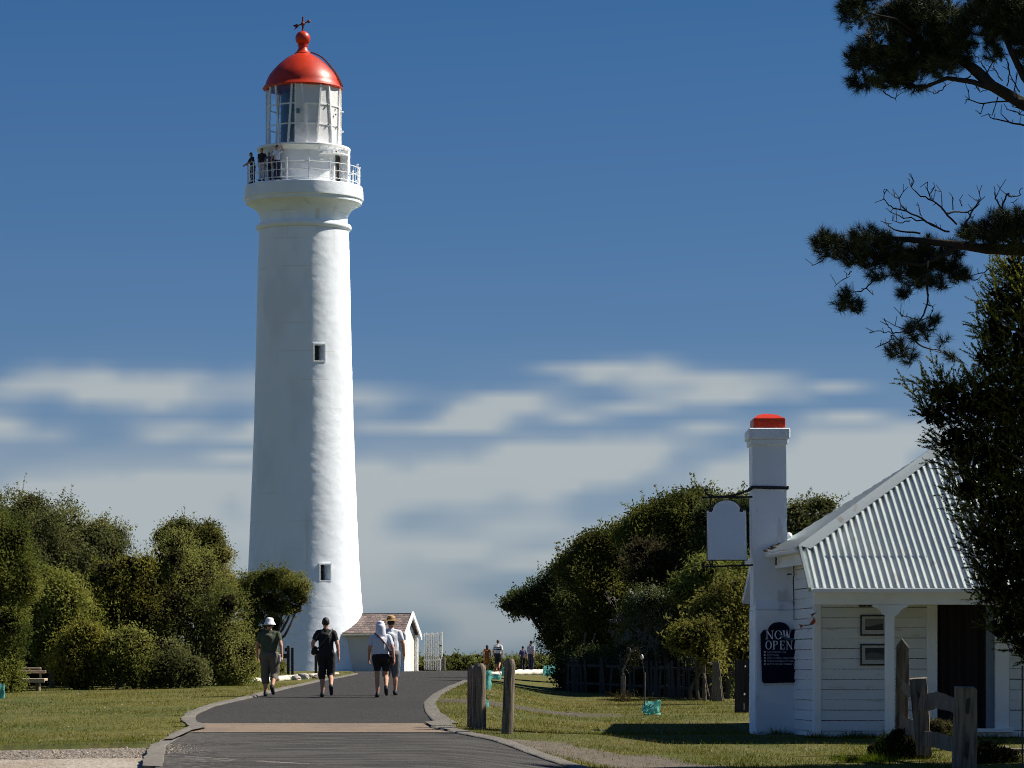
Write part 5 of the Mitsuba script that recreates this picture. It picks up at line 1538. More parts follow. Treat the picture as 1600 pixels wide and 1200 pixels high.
tw2 = [[(900, 320), (820, 230), (750, 180), (680, 150), (640, 105), (640, 70)], [(650, 110), (665, 85)], [(760, 180), (740, 130), (740, 85)], [(755, 150), (780, 110)], [(800, 340), (700, 280), (600, 240), (530, 220), (500, 180), (495, 140)], [(500, 150), (515, 128)], [(620, 240), (570, 180), (545, 125)], [(580, 180), (605, 140)],
       [(860, 360), (780, 330), (680, 290), (560, 270), (510, 230)], [(700, 370), (560, 350), (510, 320), (505, 285)], [(940, 330), (990, 240), (1030, 180), (1025, 140)], [(840, 260), (900, 250), (970, 250), (1030, 200), (1055, 165)], [(1180, 260), (1130, 210), (1110, 180), (1105, 110)], [(1110, 180), (1140, 120)], [(1260, 270), (1210, 200)], [(1150, 230), (1180, 140), (1200, 172), (1250, 165), (1255, 120)],
       [(820, 240), (815, 140)], [(700, 270), (690, 215)], [(880, 240), (875, 165)], [(930, 220), (915, 185)], [(960, 250), (985, 290)], [(640, 300), (590, 310), (545, 300)], [(735, 640), (740, 740), (720, 820), (670, 880), (620, 915), (550, 920), (490, 905), (420, 915)], [(550, 920), (520, 875), (500, 850)], [(550, 930), (520, 975), (465, 990)], [(550, 930), (590, 970)], [(740, 760), (772, 772), (765, 805)], [(690, 840), (640, 832), (590, 822)], [(600, 830), (590, 815)],
       [(620, 900), (560, 880)], [(700, 850), (750, 830)], [(640, 920), (700, 1000), (800, 1020), (830, 1030)], [(830, 1020), (880, 1060)], [(500, 600), (440, 630), (400, 670), (350, 695), (300, 690)], [(400, 670), (440, 710)], [(320, 580), (290, 610), (225, 665)], [(160, 520), (110, 545)], [(180, 470), (130, 470), (98, 430)], [(1080, 560), (1040, 590), (960, 610)], [(960, 610), (1000, 635), (1040, 600)], [(600, 560), (580, 620), (600, 660)], [(740, 520), (735, 640)]]
tw1 = [[(1600, 700), (1530, 700), (1320, 720), (1200, 690), (1190, 720)], [(1220, 690), (1215, 640)], [(1320, 720), (1300, 790)], [(1480, 640), (1340, 600), (1260, 580), (1150, 570)], [(1600, 870), (1500, 850), (1370, 820), (1350, 790)], [(1500, 850), (1440, 790)], [(1600, 800), (1500, 770), (1460, 720)], [(1600, 760), (1520, 740)], [(1330, 530), (1390, 430), (1340, 350)], [(1360, 530), (1300, 430), (1250, 370)], [(1480, 600), (1500, 480), (1440, 330)], [(1530, 640), (1560, 500), (1600, 460)], [(1450, 560), (1380, 460), (1420, 380)], [(1270, 500), (1210, 540), (1130, 560), (1060, 590)], [(1060, 590), (1000, 650), (960, 640)], [(1260, 580), (1290, 640), (1340, 620)], [(1570, 640), (1500, 520), (1480, 400)], [(1600, 560), (1520, 380), (1540, 270)], [(620, 630), (700, 690), (740, 650)], [(1600, 340), (1480, 380)], [(1420, 670), (1380, 800)]]
brr = np.random.default_rng(61)
for L_, Zf in ((tw2, Z2), (tw1, Z1)):
    for pts in L_:
        d = brr.uniform(-.5, .5)
        q = np.array([P_(*Zf(*a), d + .1 * i * brr.uniform(-1, 1)) for i, a in enumerate(pts)])
        if len(q) > 2:
            tt = np.linspace(0, len(q) - 1, len(q) * 3)
            q = np.stack([np.interp(tt, np.arange(len(q)), q[:, k]) for k in range(3)], 1)
            q[1:-1] = (q[:-2] + 2 * q[1:-1] + q[2:]) / 4
            q[1:-1] += brr.normal(size=q[1:-1].shape) * .008
        trunk.append(tube(q, np.linspace(.014 if len(pts) > 3 else .009, .0045, len(q)), 5))
        for _ in range(len(pts)):            # little side spurs
            i = brr.integers(1, len(q))
            trunk.append(tube([q[i], q[i] + brr.normal(size=3) * [.05, .03, .05] + [-.02, 0, .05]], [.005, .0035], 4))
part(pk, 'trunk', cat(*trunk), 'mat_bark_dark', 40, label='pine trunk, limbs and bare twigs')
pads = [(1339, 18, 26, 26), (1352, -5, 26, 20), (1398, 34, 40, 30), (1431, 24, 44, 34), (1465, 20, 36, 22), (1348, 90, 26, 22), (1375, 74, 32, 28), (1352, 126, 26, 14), (1395, 122, 32, 18), (1425, 130, 24, 14), (1400, 95, 40, 26), (1442, 79, 46, 40), (1476, 60, 42, 34), (1499, 88, 24, 20), (1533, 44, 40, 34), (1566, 18, 54, 40), (1592, 40, 34, 26), (1600, 0, 60, 50), (1540, 5, 24, 18), (1470, 110, 24, 14), (1555, 85, 14, 12),
        (1286, 374, 14, 12), (1297, 387, 24, 20), (1325, 383, 26, 20), (1353, 372, 24, 14), (1362, 400, 28, 22), (1333, 407, 18, 12), (1387, 396, 28, 22), (1388, 372, 10, 8), (1416, 417, 34, 26), (1444, 400, 32, 28), (1475, 405, 28, 26), (1495, 428, 18, 18), (1433, 438, 20, 12), (1373, 434, 14, 8), (1467, 442, 20, 10), (1523, 366, 24, 16), (1552, 356, 30, 20), (1583, 350, 30, 22), (1566, 376, 26, 14), (1610, 360, 40, 30), (1509, 371, 14, 10),
        (1322, 465, 13, 13), (1337, 481, 14, 10), (1313, 480, 9, 9), (1421, 460, 14, 9), (1436, 520, 20, 15), (1458, 503, 10, 10), (1405, 547, 18, 13), (1420, 560, 12, 8), (1475, 531, 6, 6), (1489, 559, 8, 6), (1640, 60, 60, 60), (1680, 360, 50, 40)]
TC, TO = [], []
for x, y, rx, ry in pads:
    n = max(3, int(rx * ry * .085))
    d = brr.uniform(-.25, .25)
    u = brr.normal(size=(n, 3)); u = unit(u) * (brr.random((n, 1)) ** .33)
    c0 = P_(x, y, d)
    TC.append(c0 + u * np.array([rx, min(rx, 34), ry]) * PYY / F)
    TO.append(unit(u * [1, 1, .6] + [-.25, 0, .55] + brr.normal(size=(n, 3)) * .3))
TC, TO = np.vstack(TC), np.vstack(TO)
NN = 70
dirn = unit(TO[:, None] * .85 + unit(brr.normal(size=(len(TC), NN, 3))))
a0 = TC[:, None] + TO[:, None] * brr.uniform(-.05, .06, (len(TC), NN, 1))
ln = brr.uniform(.09, .15, (len(TC), NN, 1))
a0 = a0 + dirn * 0
tone = np.clip(brr.random((len(TC), 1, 1)) ** 2, 0, 1)
col = (np.array([.010, .017, .009]) + np.array([.050, .058, .008]) * tone) * brr.uniform(.7, 1.3, (len(TC), NN, 1))
pp = Pile()
pp.add(needle_mesh(a0.reshape(-1, 3), (a0 + dirn * ln).reshape(-1, 3), .0058, brr), col.reshape(-1, 3), 3)
m, c = pp.mesh()
part(pk, 'needles', m, 'mat_needle', False, col=c, kind='stuff')

# small plants near the front fence
B = [(foot(1395, 49.5) + [0, 0, .14], np.array([.30, .3, .26])), (foot(1425, 49.0) + [0, 0, .10], np.array([.22, .25, .20])), (foot(1376, 49.6) + [0, 0, .06], np.array([.18, .2, .14]))]
plant('garden_shrub', 'dark low leafy shrub at the foot of the pointed fence post', 'shrub', B, foot(1400, 49.3), .015, seed=161, stems=4, pal=[(.010, .018, .006), (.018, .034, .008), (.034, .050, .012)], per_m2=90, clump_r=.06, n_leaf=14, L=.06, W=.016, up=.8, rough=.3)
B = [(at(1466, 1138, 51.5), np.array([.19, .18, .17])), (at(1455, 1146, 51.5), np.array([.12, .14, .12])), (at(1478, 1146, 51.6), np.array([.12, .14, .10]))]
plant('garden_shrub', 'pale green cushion plant between the front fence posts', 'shrub', B, foot(1466, 51.5), .012, seed=162, stems=4, pal=[(.05, .06, .02), (.10, .105, .035), (.17, .16, .07)], per_m2=140, clump_r=.035, n_leaf=14, L=.045, W=.010, up=.9)
B = [(foot(1545, 47.5) + [0, 0, .12], np.array([.28, .2, .22])), (foot(1572, 47.8) + [0, 0, .08], np.array([.2, .2, .18]))]
plant('garden_shrub', 'dark plant in the shade beside the thick fence post', 'shrub', B, foot(1550, 47.6), .012, seed=163, stems=3, pal=[(.010, .014, .006), (.016, .024, .008), (.028, .036, .012)], per_m2=70, clump_r=.06, n_leaf=12, L=.06, W=.016, up=.8)
# ---------------------------------------------------------------- people
def ell(c, r, seg=14):
    s = m3.Manifold.sphere(1.0, seg)
    return s.scale([float(x) for x in np.broadcast_to(r, 3)]).translate([float(x) for x in c])


def bone(a, ra, b, rb): return m3.Manifold.batch_hull([ell(a, ra), ell(b, rb)])


def soft(ms, length=.03, it=6, folds=0.0):
    m = ms[0]
    for x in ms[1:]: m = m + x
    m = m.refine_to_length(length)
    t = shade(m, False)
    t.merge_vertices()
    trimesh.smoothing.filter_taubin(t, lamb=.5, nu=.52, iterations=it)
    if folds:
        v = np.array(t.vertices)
        w = meshkit.fbm(v * [7, 7, 4.5] + [0, 0, 3], 3, 5) - .5
        t.vertices = v + t.vertex_normals * (w * folds)[:, None]
    return t


SKIN = rgb('b98a70')


def person(label, pos, yaw, h=1.72, width=1.0, shirt=(.3, .3, .3), shorts=(.1, .1, .1), short_len=.55, sleeve=.55, hat=None, hair=(.02, .016, .012), hat_col=(.7, .7, .72), shoes=(.015, .015, .016),
           pose='walk', lift=1, arms=None, lean=0.0, skin=SKIN, long_hair=False, skirt=False, extras=(), group=None, shirt_len=.0, tilt=0.0):
    """a person facing +y before turning by yaw; lift: the side (+1 right) whose foot is leaving the ground"""
    s = h / 1.75
    w = width
    key = thing('person', label, 'person', group)
    ms = unit_ = None
    V = lambda *a: np.array(a, float)
    hip = {e: V(.092 * e * w, 0, .93) for e in (-1, 1)}
    if pose == 'walk':
        sw, stn = lift, -lift
        knee = {sw: V(.10 * sw * w, .06, .50), stn: V(.095 * stn * w, .07, .50)}
        ank = {sw: V(.10 * sw * w, -.27, .24), stn: V(.085 * stn * w, .04, .085)}
        toe = {sw: V(.11 * sw * w, -.19, .075), stn: V(.11 * stn * w, .22, .035)}
    else:
        knee = {e: V(.10 * e * w, .02, .50) for e in (-1, 1)}
        ank = {e: V(.10 * e * w, -.02, .085) for e in (-1, 1)}
        toe = {e: V(.13 * e * w, .17, .035) for e in (-1, 1)}
    L = lambda p: V(p[0] + tilt * (p[2] - .93), p[1] + lean * (p[2] - .93), p[2])
    sh = {e: L(V(.178 * e * w, -.01, 1.405)) for e in (-1, 1)}
    arms = arms or {}
    el, wr = {}, {}
    for e in (-1, 1):
        a = arms.get(e)
        if a is None:
            f = -.10 * e * lift
            el[e] = L(V(.255 * e * w, -.04 + f * .6, 1.15))
            wr[e] = L(V(.275 * e * w, .05 + f * 1.8, .90))
        else:
            el[e], wr[e] = V(*a[0]), V(*a[1])
    head = L(V(0, .02, 1.635)) + V(0, .0, 0)
    body = [m3.Manifold.batch_hull([ell(L(V(0, 0, 1.02)), (.155 * w, .11 * w, .08)), ell(L(V(0, 0, 1.18)), (.145 * w, .10 * w, .08)), ell(L(V(0, -.01, 1.36)), (.165 * w, .105 * w, .09))]),
            m3.Manifold.batch_hull([ell(L(V(-.11 * w, -.01, 1.41)), .06), ell(L(V(.11 * w, -.01, 1.41)), .06), ell(L(V(0, -.02, 1.30)), (.15 * w, .10, .1))]),
            m3.Manifold.batch_hull([ell(V(-.08 * w, -.01, .93), (.095 * w, .115 * w, .10)), ell(V(.08 * w, -.01, .93), (.095 * w, .115 * w, .10))]), bone(V(0, 0, .95), .11 * w, L(V(0, 0, 1.1)), .12 * w),
            bone(L(V(0, -.01, 1.44)), .058, head - V(0, .01, .06), .055), ell(head, (.074, .094, .112)), bone(head + V(0, .05, -.06), .045, head + V(0, .02, -.02), .06),
            bone(head + V(0, .085, .01), .013, head + V(0, .105, -.025), .016), ell(head + V(.075, 0, -.005), (.012, .02, .03)), ell(head + V(-.075, 0, -.005), (.012, .02, .03))]
    for e in (-1, 1):
        body += [bone(hip[e], .088 * w, knee[e], .054), bone(knee[e], .054, (knee[e] * .62 + ank[e] * .38) + V(0, -.018, 0), .056), bone((knee[e] * .62 + ank[e] * .38) + V(0, -.018, 0), .056, ank[e], .036),
                 bone(ank[e] + V(0, -.03, -.03), .036, toe[e], .03), bone(sh[e], .058, el[e], .043), bone(el[e], .042, wr[e], .029)]
        d = wr[e] - el[e]; d /= np.linalg.norm(d)
        side = np.cross(d, V(e, 0, 0)); side /= np.linalg.norm(side) + 1e-9
        pm = wr[e] + d * .07
        body.append(m3.Manifold.batch_hull([ell(wr[e] + d * .02, .024), ell(pm + side * .028, .016), ell(pm - side * .028, .016)]))
        for k, fl in enumerate((.062, .075, .07, .055)):
            r0 = pm + side * (.030 - .020 * k)
            m_ = r0 + d * fl * .55 + V(-.012 * e, 0, 0)
            body += [bone(r0, .0105, m_, .0095), bone(m_, .0095, m_ + d * fl * .45 + V(-.022 * e, 0, 0), .008)]
        t0 = wr[e] + d * .03 + side * .024
        body += [bone(t0, .013, t0 + side * .03 + d * .03, .011), bone(t0 + side * .03 + d * .03, .011, t0 + side * .034 + d * .06, .009)]
    M = np.eye(4)
    c, sn = math.cos(yaw), math.sin(yaw)
    M[:3, :3] = np.array([[c, -sn, 0], [sn, c, 0], [0, 0, 1]]) * s
    M[:3, 3] = pos

    def fin(m):
        m = shade(m, False); m.apply_transform(M); return m

    def P(name, ms_, col, mat='mat_cloth', it=5, length=.035, label=None):
        return part(key, name, fin(soft(ms_, length, it, .045 if name in ('shirt', 'shorts') else 0)), mat, True, col=col, label=label)

    part(key, 'body', fin(soft(body, .024, 4)), 'mat_colour', True, col=skin)
    g = .022
    bot = .90 - shirt_len
    sm = [m3.Manifold.batch_hull([ell(L(V(0, -.005, bot + .05)), (.175 * w, .135 * w, .05)), ell(L(V(0, 0, 1.16)), (.165 * w, .125 * w, .08)), ell(L(V(0, -.01, 1.35)), (.185 * w, .128 * w, .09))]),
          m3.Manifold.batch_hull([ell(L(V(-.115 * w, -.01, 1.42)), .066), ell(L(V(.115 * w, -.01, 1.42)), .066), ell(L(V(0, -.02, 1.30)), (.172 * w, .125 * w, .1))]), bone(L(V(0, -.01, 1.44)), .075, L(V(0, 0, 1.49)), .066)]
    for e in (-1, 1):
        sm.append(bone(sh[e], .072, sh[e] + (el[e] - sh[e]) * sleeve, .068))
    P('shirt', sm, shirt)
    if skirt:
        P('skirt', [m3.Manifold.batch_hull([ell(V(0, -.01, .98), (.17 * w, .13 * w, .06)), ell(V(0, -.02, .93 - short_len), (.25 * w, .22 * w, .03))])], shorts)
    else:
        sm = [m3.Manifold.batch_hull([ell(V(-.08 * w, -.012, .93), (.115 * w, .137 * w, .11)), ell(V(.08 * w, -.012, .93), (.115 * w, .137 * w, .11)), ell(V(0, -.005, 1.02), (.168 * w, .132 * w, .04))])]
        for e in (-1, 1):
            full = np.linalg.norm(knee[e] - hip[e])
            t = short_len / full
            k2 = hip[e] + (knee[e] - hip[e]) * min(t, 1)
            sm.append(bone(hip[e] + V(0, -.01, 0), .118 * w, k2, .088 * w))
            if t > 1:
                sm.append(bone(k2, .088 * w, knee[e] + (ank[e] - knee[e]) * (t - 1), .078 * w))
        P('shorts', sm, shorts)
    for e in (-1, 1):
        P('shoe', [bone(ank[e] + V(0, -.045, -.035), .046, toe[e], .040), bone(ank[e] + V(0, -.02, .0), .05, ank[e] + V(0, .0, -.04), .05), bone(toe[e], .040, toe[e] + (toe[e] - ank[e]) * .12 * V(1, 1, .2), .034)], shoes, 'mat_colour', 3)
    hs = [ell(head + V(0, -.018, .025), (.083, .098, .105))]
    if long_hair:
        hs += [m3.Manifold.batch_hull([ell(head + V(0, -.05, 0), (.085, .06, .08)), ell(head + V(0, -.085, -.22), (.075, .035, .05))])]
    P('hair', hs, hair, 'mat_colour', 2)
    if hat == 'bucket':
        P('hat', [m3.Manifold.batch_hull([ell(head + V(0, -.01, .05), (.105, .122, .03)), ell(head + V(0, -.01, .125), (.085, .098, .035))]), m3.Manifold.batch_hull([ell(head + V(0, -.01, .055), (.11, .125, .015)), ell(head + V(0, -.01, -.005), (.145, .16, .008))])], hat_col, it=2)
    elif hat == 'flap':
        P('hat', [m3.Manifold.batch_hull([ell(head + V(0, 0, .04), (.108, .125, .04)), ell(head + V(0, -.01, .12), (.085, .098, .04))]), m3.Manifold.batch_hull([ell(head + V(0, -.03, .05), (.115, .115, .03)), ell(head + V(0, -.075, -.19), (.125, .07, .03))]), m3.Manifold.batch_hull([ell(head + V(0, .05, .05), (.10, .07, .02)), ell(head + V(0, .16, .035), (.09, .05, .01))])], hat_col, it=3)
    elif hat == 'straw':
        P('hat', [m3.Manifold.batch_hull([ell(head + V(0, -.01, .06), (.098, .115, .03)), ell(head + V(0, -.01, .14), (.08, .095, .03))]), ell(head + V(0, 0, .052), (.195, .215, .014))], hat_col, it=2)
        P('hat_band', [m3.Manifold.batch_hull([ell(head + V(0, -.01, .075), (.103, .12, .012)), ell(head + V(0, -.01, .095), (.10, .117, .012))])], (.03, .025, .02), it=1)
    elif hat == 'cap':
        P('cap', [ell(head + V(0, -.01, .055), (.09, .105, .085)), m3.Manifold.batch_hull([ell(head + V(0, .06, .05), (.07, .05, .012)), ell(head + V(0, .17, .035), (.06, .04, .008))])], hat_col, it=2)
    for nm, kind, col, lab in extras:
        if kind == 'belt':
            P(nm, [m3.Manifold.batch_hull([ell(L(V(0, -.005, 1.005)), (.179 * w, .141 * w, .014)), ell(L(V(0, -.005, .985)), (.179 * w, .141 * w, .014))])], col, it=1, label=lab)
        elif kind == 'pouch':
            P(nm, [m3.Manifold.batch_hull([ell(V(-.27 * w, .03, 1.08), .05), ell(V(-.29 * w, .05, .98), .055), ell(V(-.23 * w, -.02, 1.0), .05)])], col, it=2, label=lab)
        elif kind == 'strap':
            q = [L(V(.15 * w, -.02, 1.50)), L(V(.05 * w, -.165, 1.36)), L(V(-.08 * w, -.172, 1.2)), L(V(-.2 * w, -.11, 1.06))]
            part(key, nm, fin(tube(q, [.016] * 4, 6)), 'mat_colour', col=col, label=lab)
        elif kind == 'sash':
            q = [L(V(-.13 * w, -.03, 1.50)), L(V(-.02 * w, -.16, 1.40)), L(V(.12 * w, -.165, 1.22)), L(V(.20 * w, -.11, 1.02)), V(.25 * w, -.02, .88)]
            part(key, nm, fin(tube(q, [.018] * 5, 6)), 'mat_colour', col=col, label=lab)
            P('hip_bag', [m3.Manifold.batch_hull([ell(V(.25 * w, .0, .92), (.05, .08, .07)), ell(V(.26 * w, .0, .82), (.05, .08, .05))])], col, it=2)
        elif kind == 'backpack':
            P(nm, [m3.Manifold.batch_hull([ell(L(V(-.08, -.20, 1.40)), .07), ell(L(V(.08, -.20, 1.40)), .07), ell(L(V(-.09, -.21, 1.10)), .075), ell(L(V(.09, -.21, 1.10)), .075)])], col, it=2, label=lab)
        elif kind == 'stripe':
            for zc in (1.34, 1.22):
                P(nm, [m3.Manifold.batch_hull([ell(L(V(0, -.01, zc + .025)), (.196 * w, .139 * w, .02)), ell(L(V(0, -.01, zc - .025)), (.194 * w, .139 * w, .02))])], col, it=1, label=lab)
        elif kind == 'bottle':
            P(nm, [bone(V(.21 * w, -.03, .93), .035, V(.21 * w, -.03, .78), .035)], col, 'mat_gloss', 1, label=lab)
    return key


PYD = 73.0
person('person in a white bucket hat, olive shirt and long khaki shorts walking up the drive', foot(421, PYD), math.radians(-6), 1.76, 1.12, rgb('5d6750') * .55, rgb('8b8375') * .5, .60, .5, 'bucket', shoes=(.012, .012, .013), hat_col=(.72, .74, .80), lift=1, lean=.02,
       extras=(('belt', 'belt', (.02, .018, .015), None), ('bottle', 'bottle', (.45, .5, .55), None)))
person('bareheaded person in a black T-shirt and black shorts with a camera bag', foot(510, PYD - .4), math.radians(4), 1.80, .98, (.012, .012, .013), (.011, .011, .012), .50, .55, None, shoes=(.02, .02, .02), lift=1,
       arms={-1: ((-.30, -.08, 1.18), (-.29, .14, 1.02))}, tilt=-.02, extras=(('camera_bag', 'pouch', (.012, .012, .013), 'black camera bag held at the hip'), ('strap', 'strap', (.05, .05, .05), None)))
person('person in a white hat with neck flap, pale T-shirt and black shorts on the drive', foot(596, PYD - .6), math.radians(3), 1.69, 1.06, (.56, .60, .68), (.012, .010, .010), .26, .62, 'flap', hat_col=(.70, .73, .82), shoes=(.013, .013, .014), lift=1, lean=.06, tilt=-.03,
       extras=(('shoulder_strap', 'sash', rgb('6b4038') * .8, 'brown bag strap across the back'),))
person('person in a straw hat and white T-shirt walking beside the person in the flap hat', foot(611, PYD + 1.2), math.radians(2), 1.80, 1.06, (.62, .65, .74), rgb('7c7f88') * .6, .50, .50, 'straw', hat_col=rgb('c9a56c') * .75, shoes=(.014, .013, .013), lift=-1)
person('small dark haired person in an orange and yellow dress far along the path', foot(761, 166), math.radians(12), 1.36, .95, rgb('b06a2c') * .75, rgb('c0782f') * .7, .40, .4, None, long_hair=True, skirt=True, lift=-1, shoes=(.3, .2, .12))
person('person in a black and white striped top and dark shorts far along the path', foot(778, 166), math.radians(-8), 1.62, 1.04, (.66, .67, .70), (.035, .036, .045), .48, .8, None, lift=1, shoes=rgb('b5795c'), extras=(('stripe', 'stripe', (.02, .02, .025), None),))
person('person in a dark purple top by the scrub at the end of the path', foot(817, 174), math.radians(30), 1.36, 1.0, (.045, .035, .10), (.02, .02, .025), .8, .8, None, pose='stand')
person('person in a dark cap and pale shirt beside the dark tree', foot(830, 173), math.radians(-35), 1.62, 1.0, (.30, .30, .36), (.03, .03, .06), .8, .8, 'cap', hat_col=(.012, .012, .016), pose='stand')
# on the gallery
zg = lz(290.6)
for th, R_, hh, lab, kw in (
        (-76, 81.5, 1.60, 'dark haired person leaning on the gallery rail, leftmost up on the lighthouse', dict(shirt=(.02, .02, .028), shorts=(.03, .03, .045), short_len=.85, long_hair=True, arms={-1: ((-.25, .20, 1.18), (-.20, .42, 1.04)), 1: ((.25, .20, 1.18), (.2, .42, 1.04))}, lean=.16)),
        (-54, 80.0, 1.68, 'person in a black top and white trousers on the lighthouse gallery', dict(shirt=(.018, .018, .022), shorts=(.50, .52, .60), short_len=.85)),
        (-43, 79.0, 1.42, 'short dark clothed person between two others on the lighthouse gallery', dict(shirt=(.10, .11, .17), shorts=(.03, .035, .06), short_len=.85)),
        (-33, 76.0, 1.76, 'person in a white shirt with a black backpack and raised arm on the lighthouse gallery', dict(shirt=(.55, .57, .66), shorts=(.025, .03, .06), short_len=.85, arms={-1: ((-.34, .10, 1.50), (-.16, .18, 1.68))}, extras=(('backpack', 'backpack', (.012, .013, .02), 'black backpack'),)))):
    p = ring(th, R_ / SC, zg)
    d = ring(th, 1.0, 0)[:2] - C0
    yaw = math.atan2(-d[0], d[1]) + {-76: .2, -54: .5, -43: .9, -33: 1.3}[th]
    person(lab, p, yaw, hh, pose='stand', group='people on the lighthouse gallery', **kw)

# ---------------------------------------------------------------- posts and fences
def log_post(key_label, px, Y, px_top, y_top, r, seed, name='bollard', catg='bollard', group='timber bollards beside the drive'):
    key = thing(name, key_label, catg, group)
    b = foot(px, Y) + [0, 0, -.15]
    t = at(px_top, y_top, Y)
    rr_ = np.random.default_rng(seed)
    n = 26
    z = np.linspace(0, 1, n)
    pts = b + (t - b) * z[:, None]
    rad = r * (1.04 - .06 * z)
    rad[-1], rad[-2] = r * .55, r * .90
    m = tube(pts, rad, 28)
    v = np.array(m.vertices)
    ax_ = b + (t - b) * np.clip((v[:, 2:] - b[2]) / (t[2] - b[2]), 0, 1)
    d = v - ax_
    a = np.arctan2(d[:, 1], d[:, 0])
    cr = meshkit.fbm(np.stack([np.cos(a) * 3.2, np.sin(a) * 3.2, v[:, 2] * .5 + seed], 1), 3, seed) - .5
    v[:, :2] += d[:, :2] * (cr * .22)[:, None]
    m.vertices = v
    part(key, 'post', m, 'mat_timber', 50)
    # drying cracks down the side that faces the drive
    for k in range(3):
        th = rr_.uniform(-1.1, 1.1)
        z0, z1 = sorted(rr_.uniform(.15, .95, 2))
        if z1 - z0 < .2: z1 = min(.97, z0 + .35)
        o = np.array([math.sin(th), -math.cos(th), 0])
        q = [b + (t - b) * zz + o * r * 1.0 + [.004 * math.sin(9 * zz + k), 0, 0] for zz in np.linspace(z0, z1, 7)]
        part(key, 'crack', tube(q, [.002, .006, .007, .008, .007, .006, .002], 4), 'mat_colour', False, col=(.016, .014, .012))
    return key


log_post('thick brown bollard left of its pair at the drive edge', 737.5, 57.2, 737.5, 1040, .085, 1)
log_post('grey bollard standing in front of its darker twin at the drive edge', 748, 56.4, 749, 1036.5, .118, 2)
log_post('slim leaning bollard with rounded top, right of the close pair', 792, 55.2, 797, 1029, .096, 3)

# front fence: three split posts with rails
def rough_box(corners_bot, corners_top, seed, amp=.012):
    """a hewn post between two quads, its faces roughened"""
    b, t = np.asarray(corners_bot, float), np.asarray(corners_top, float)
    m = trimesh.convex.convex_hull(np.vstack([b, t]))
    m = m.subdivide_to_size(.07)
    v = np.array(m.vertices)
    v += (np.stack([meshkit.fbm(v * [9, 9, 2.2] + k * 7, 3, seed) for k in range(3)], 1) - .5) * amp * 2
    return trimesh.Trimesh(v, m.faces, process=False)


def quad(px0, px1, py, Y, d): return [at(px0, py, Y), at(px1, py, Y), at(px1, py, Y) + [0.02, d, 0], at(px0, py, Y) + [0.02, d, 0]]


fp = thing('fence_post', 'tall pointed grey fence post standing in front of the verandah post', 'post')
part(fp, 'post', rough_box(quad(1399, 1419.5, 1150, 50, .15), [at(1400.5, 1012, 50), at(1420.5, 1013, 50), at(1421, 1010, 50) + [0, .15, 0], at(1402, 1010, 50) + [0, .15, 0], at(1409, 998, 50) + [0, .02, 0], at(1411, 997, 50) + [0, .12, 0]], 4), 'mat_timber', 40)
fp = thing('fence_post', 'short leaning split fence post between the pointed post and the thick post', 'post')
part(fp, 'post', rough_box(quad(1432, 1456, 1180, 48, .16), [at(1421, 1061.5, 48), at(1447, 1059.5, 48), at(1450, 1058, 48) + [0, .16, 0], at(1424, 1060, 48) + [0, .16, 0]], 5), 'mat_timber', 40)
part(fp, 'mortice', slab([at(1433, 1080, 47.985), at(1437, 1083, 47.985), at(1439, 1101, 47.985), at(1436, 1100, 47.985)], (0, 1, 0), .02), 'mat_colour', False, col=(.02, .018, .016))
part(fp, 'mortice', slab([at(1441.5, 1144, 47.99), at(1445, 1141, 47.99), at(1446, 1160, 47.99), at(1443, 1162, 47.99)], (0, 1, 0), .02), 'mat_colour', False, col=(.02, .018, .016))
fp = thing('fence_post', 'thick square topped grey timber post nearest the camera at the right', 'post')
part(fp, 'post', rough_box(quad(1489, 1526, 1222, 46, .3), [at(1494.5, 1074, 46), at(1523, 1074.5, 46), at(1527, 1078, 46), at(1526, 1073, 46) + [0, .3, 0], at(1495.5, 1072, 46) + [0, .3, 0]], 6), 'mat_timber', 40)
part(fp, 'mortice', slab([at(1510.5, 1092, 45.985), at(1516, 1090.5, 45.985), at(1515, 1112, 45.985), at(1512, 1117, 45.985), at(1509.5, 1110, 45.985)], (0, 1, 0), .02), 'mat_colour', False, col=(.02, .018, .015))
part(fp, 'mortice', slab([at(1509, 1160, 45.98), at(1514.5, 1159, 45.98), at(1513, 1186, 45.98), at(1507, 1182, 45.98)], (0, 1, 0), .02), 'mat_colour', False, col=(.018, .016, .013))


def rail(label, pts, hgt, seed):
    """a split rail through (px, py, Y) points; hgt: its heights in metres"""
    key = thing('fence_rail', label, 'rail')
    q = np.array([at(*p) for p in pts])
    n = 16
    t = np.linspace(0, len(q) - 1, n)
    c = np.stack([np.interp(t, np.arange(len(q)), q[:, k]) for k in range(3)], 1)
    hh = np.interp(t, np.arange(len(q)), hgt)
    rows_ = []
    for a, b in ((-.035, .5), (.02, .52), (.045, .1), (.035, -.5), (-.03, -.48), (-.045, .0)):
        rows_.append(c + np.stack([np.zeros(n), np.full(n, a), hh * b], 1))
    v = np.stack(rows_, 1).reshape(-1, 3)
    v += (np.stack([meshkit.fbm(v * [3, 9, 9] + k * 5, 3, seed) for k in range(3)], 1) - .5) * .04
    f = [(i * 6 + j, (i + 1) * 6 + j, (i + 1) * 6 + (j + 1) % 6, i * 6 + (j + 1) % 6) for i in range(n - 1) for j in range(6)]
    m = tm(v, f)
    m = trimesh.Trimesh(m.vertices, np.vstack([m.faces, [(0, k, k + 1) for k in range(1, 5)], [((n - 1) * 6, (n - 1) * 6 + k + 1, (n - 1) * 6 + k) for k in range(1, 5)]]), process=False)
    part(key, 'rail', m, 'mat_timber', 40)


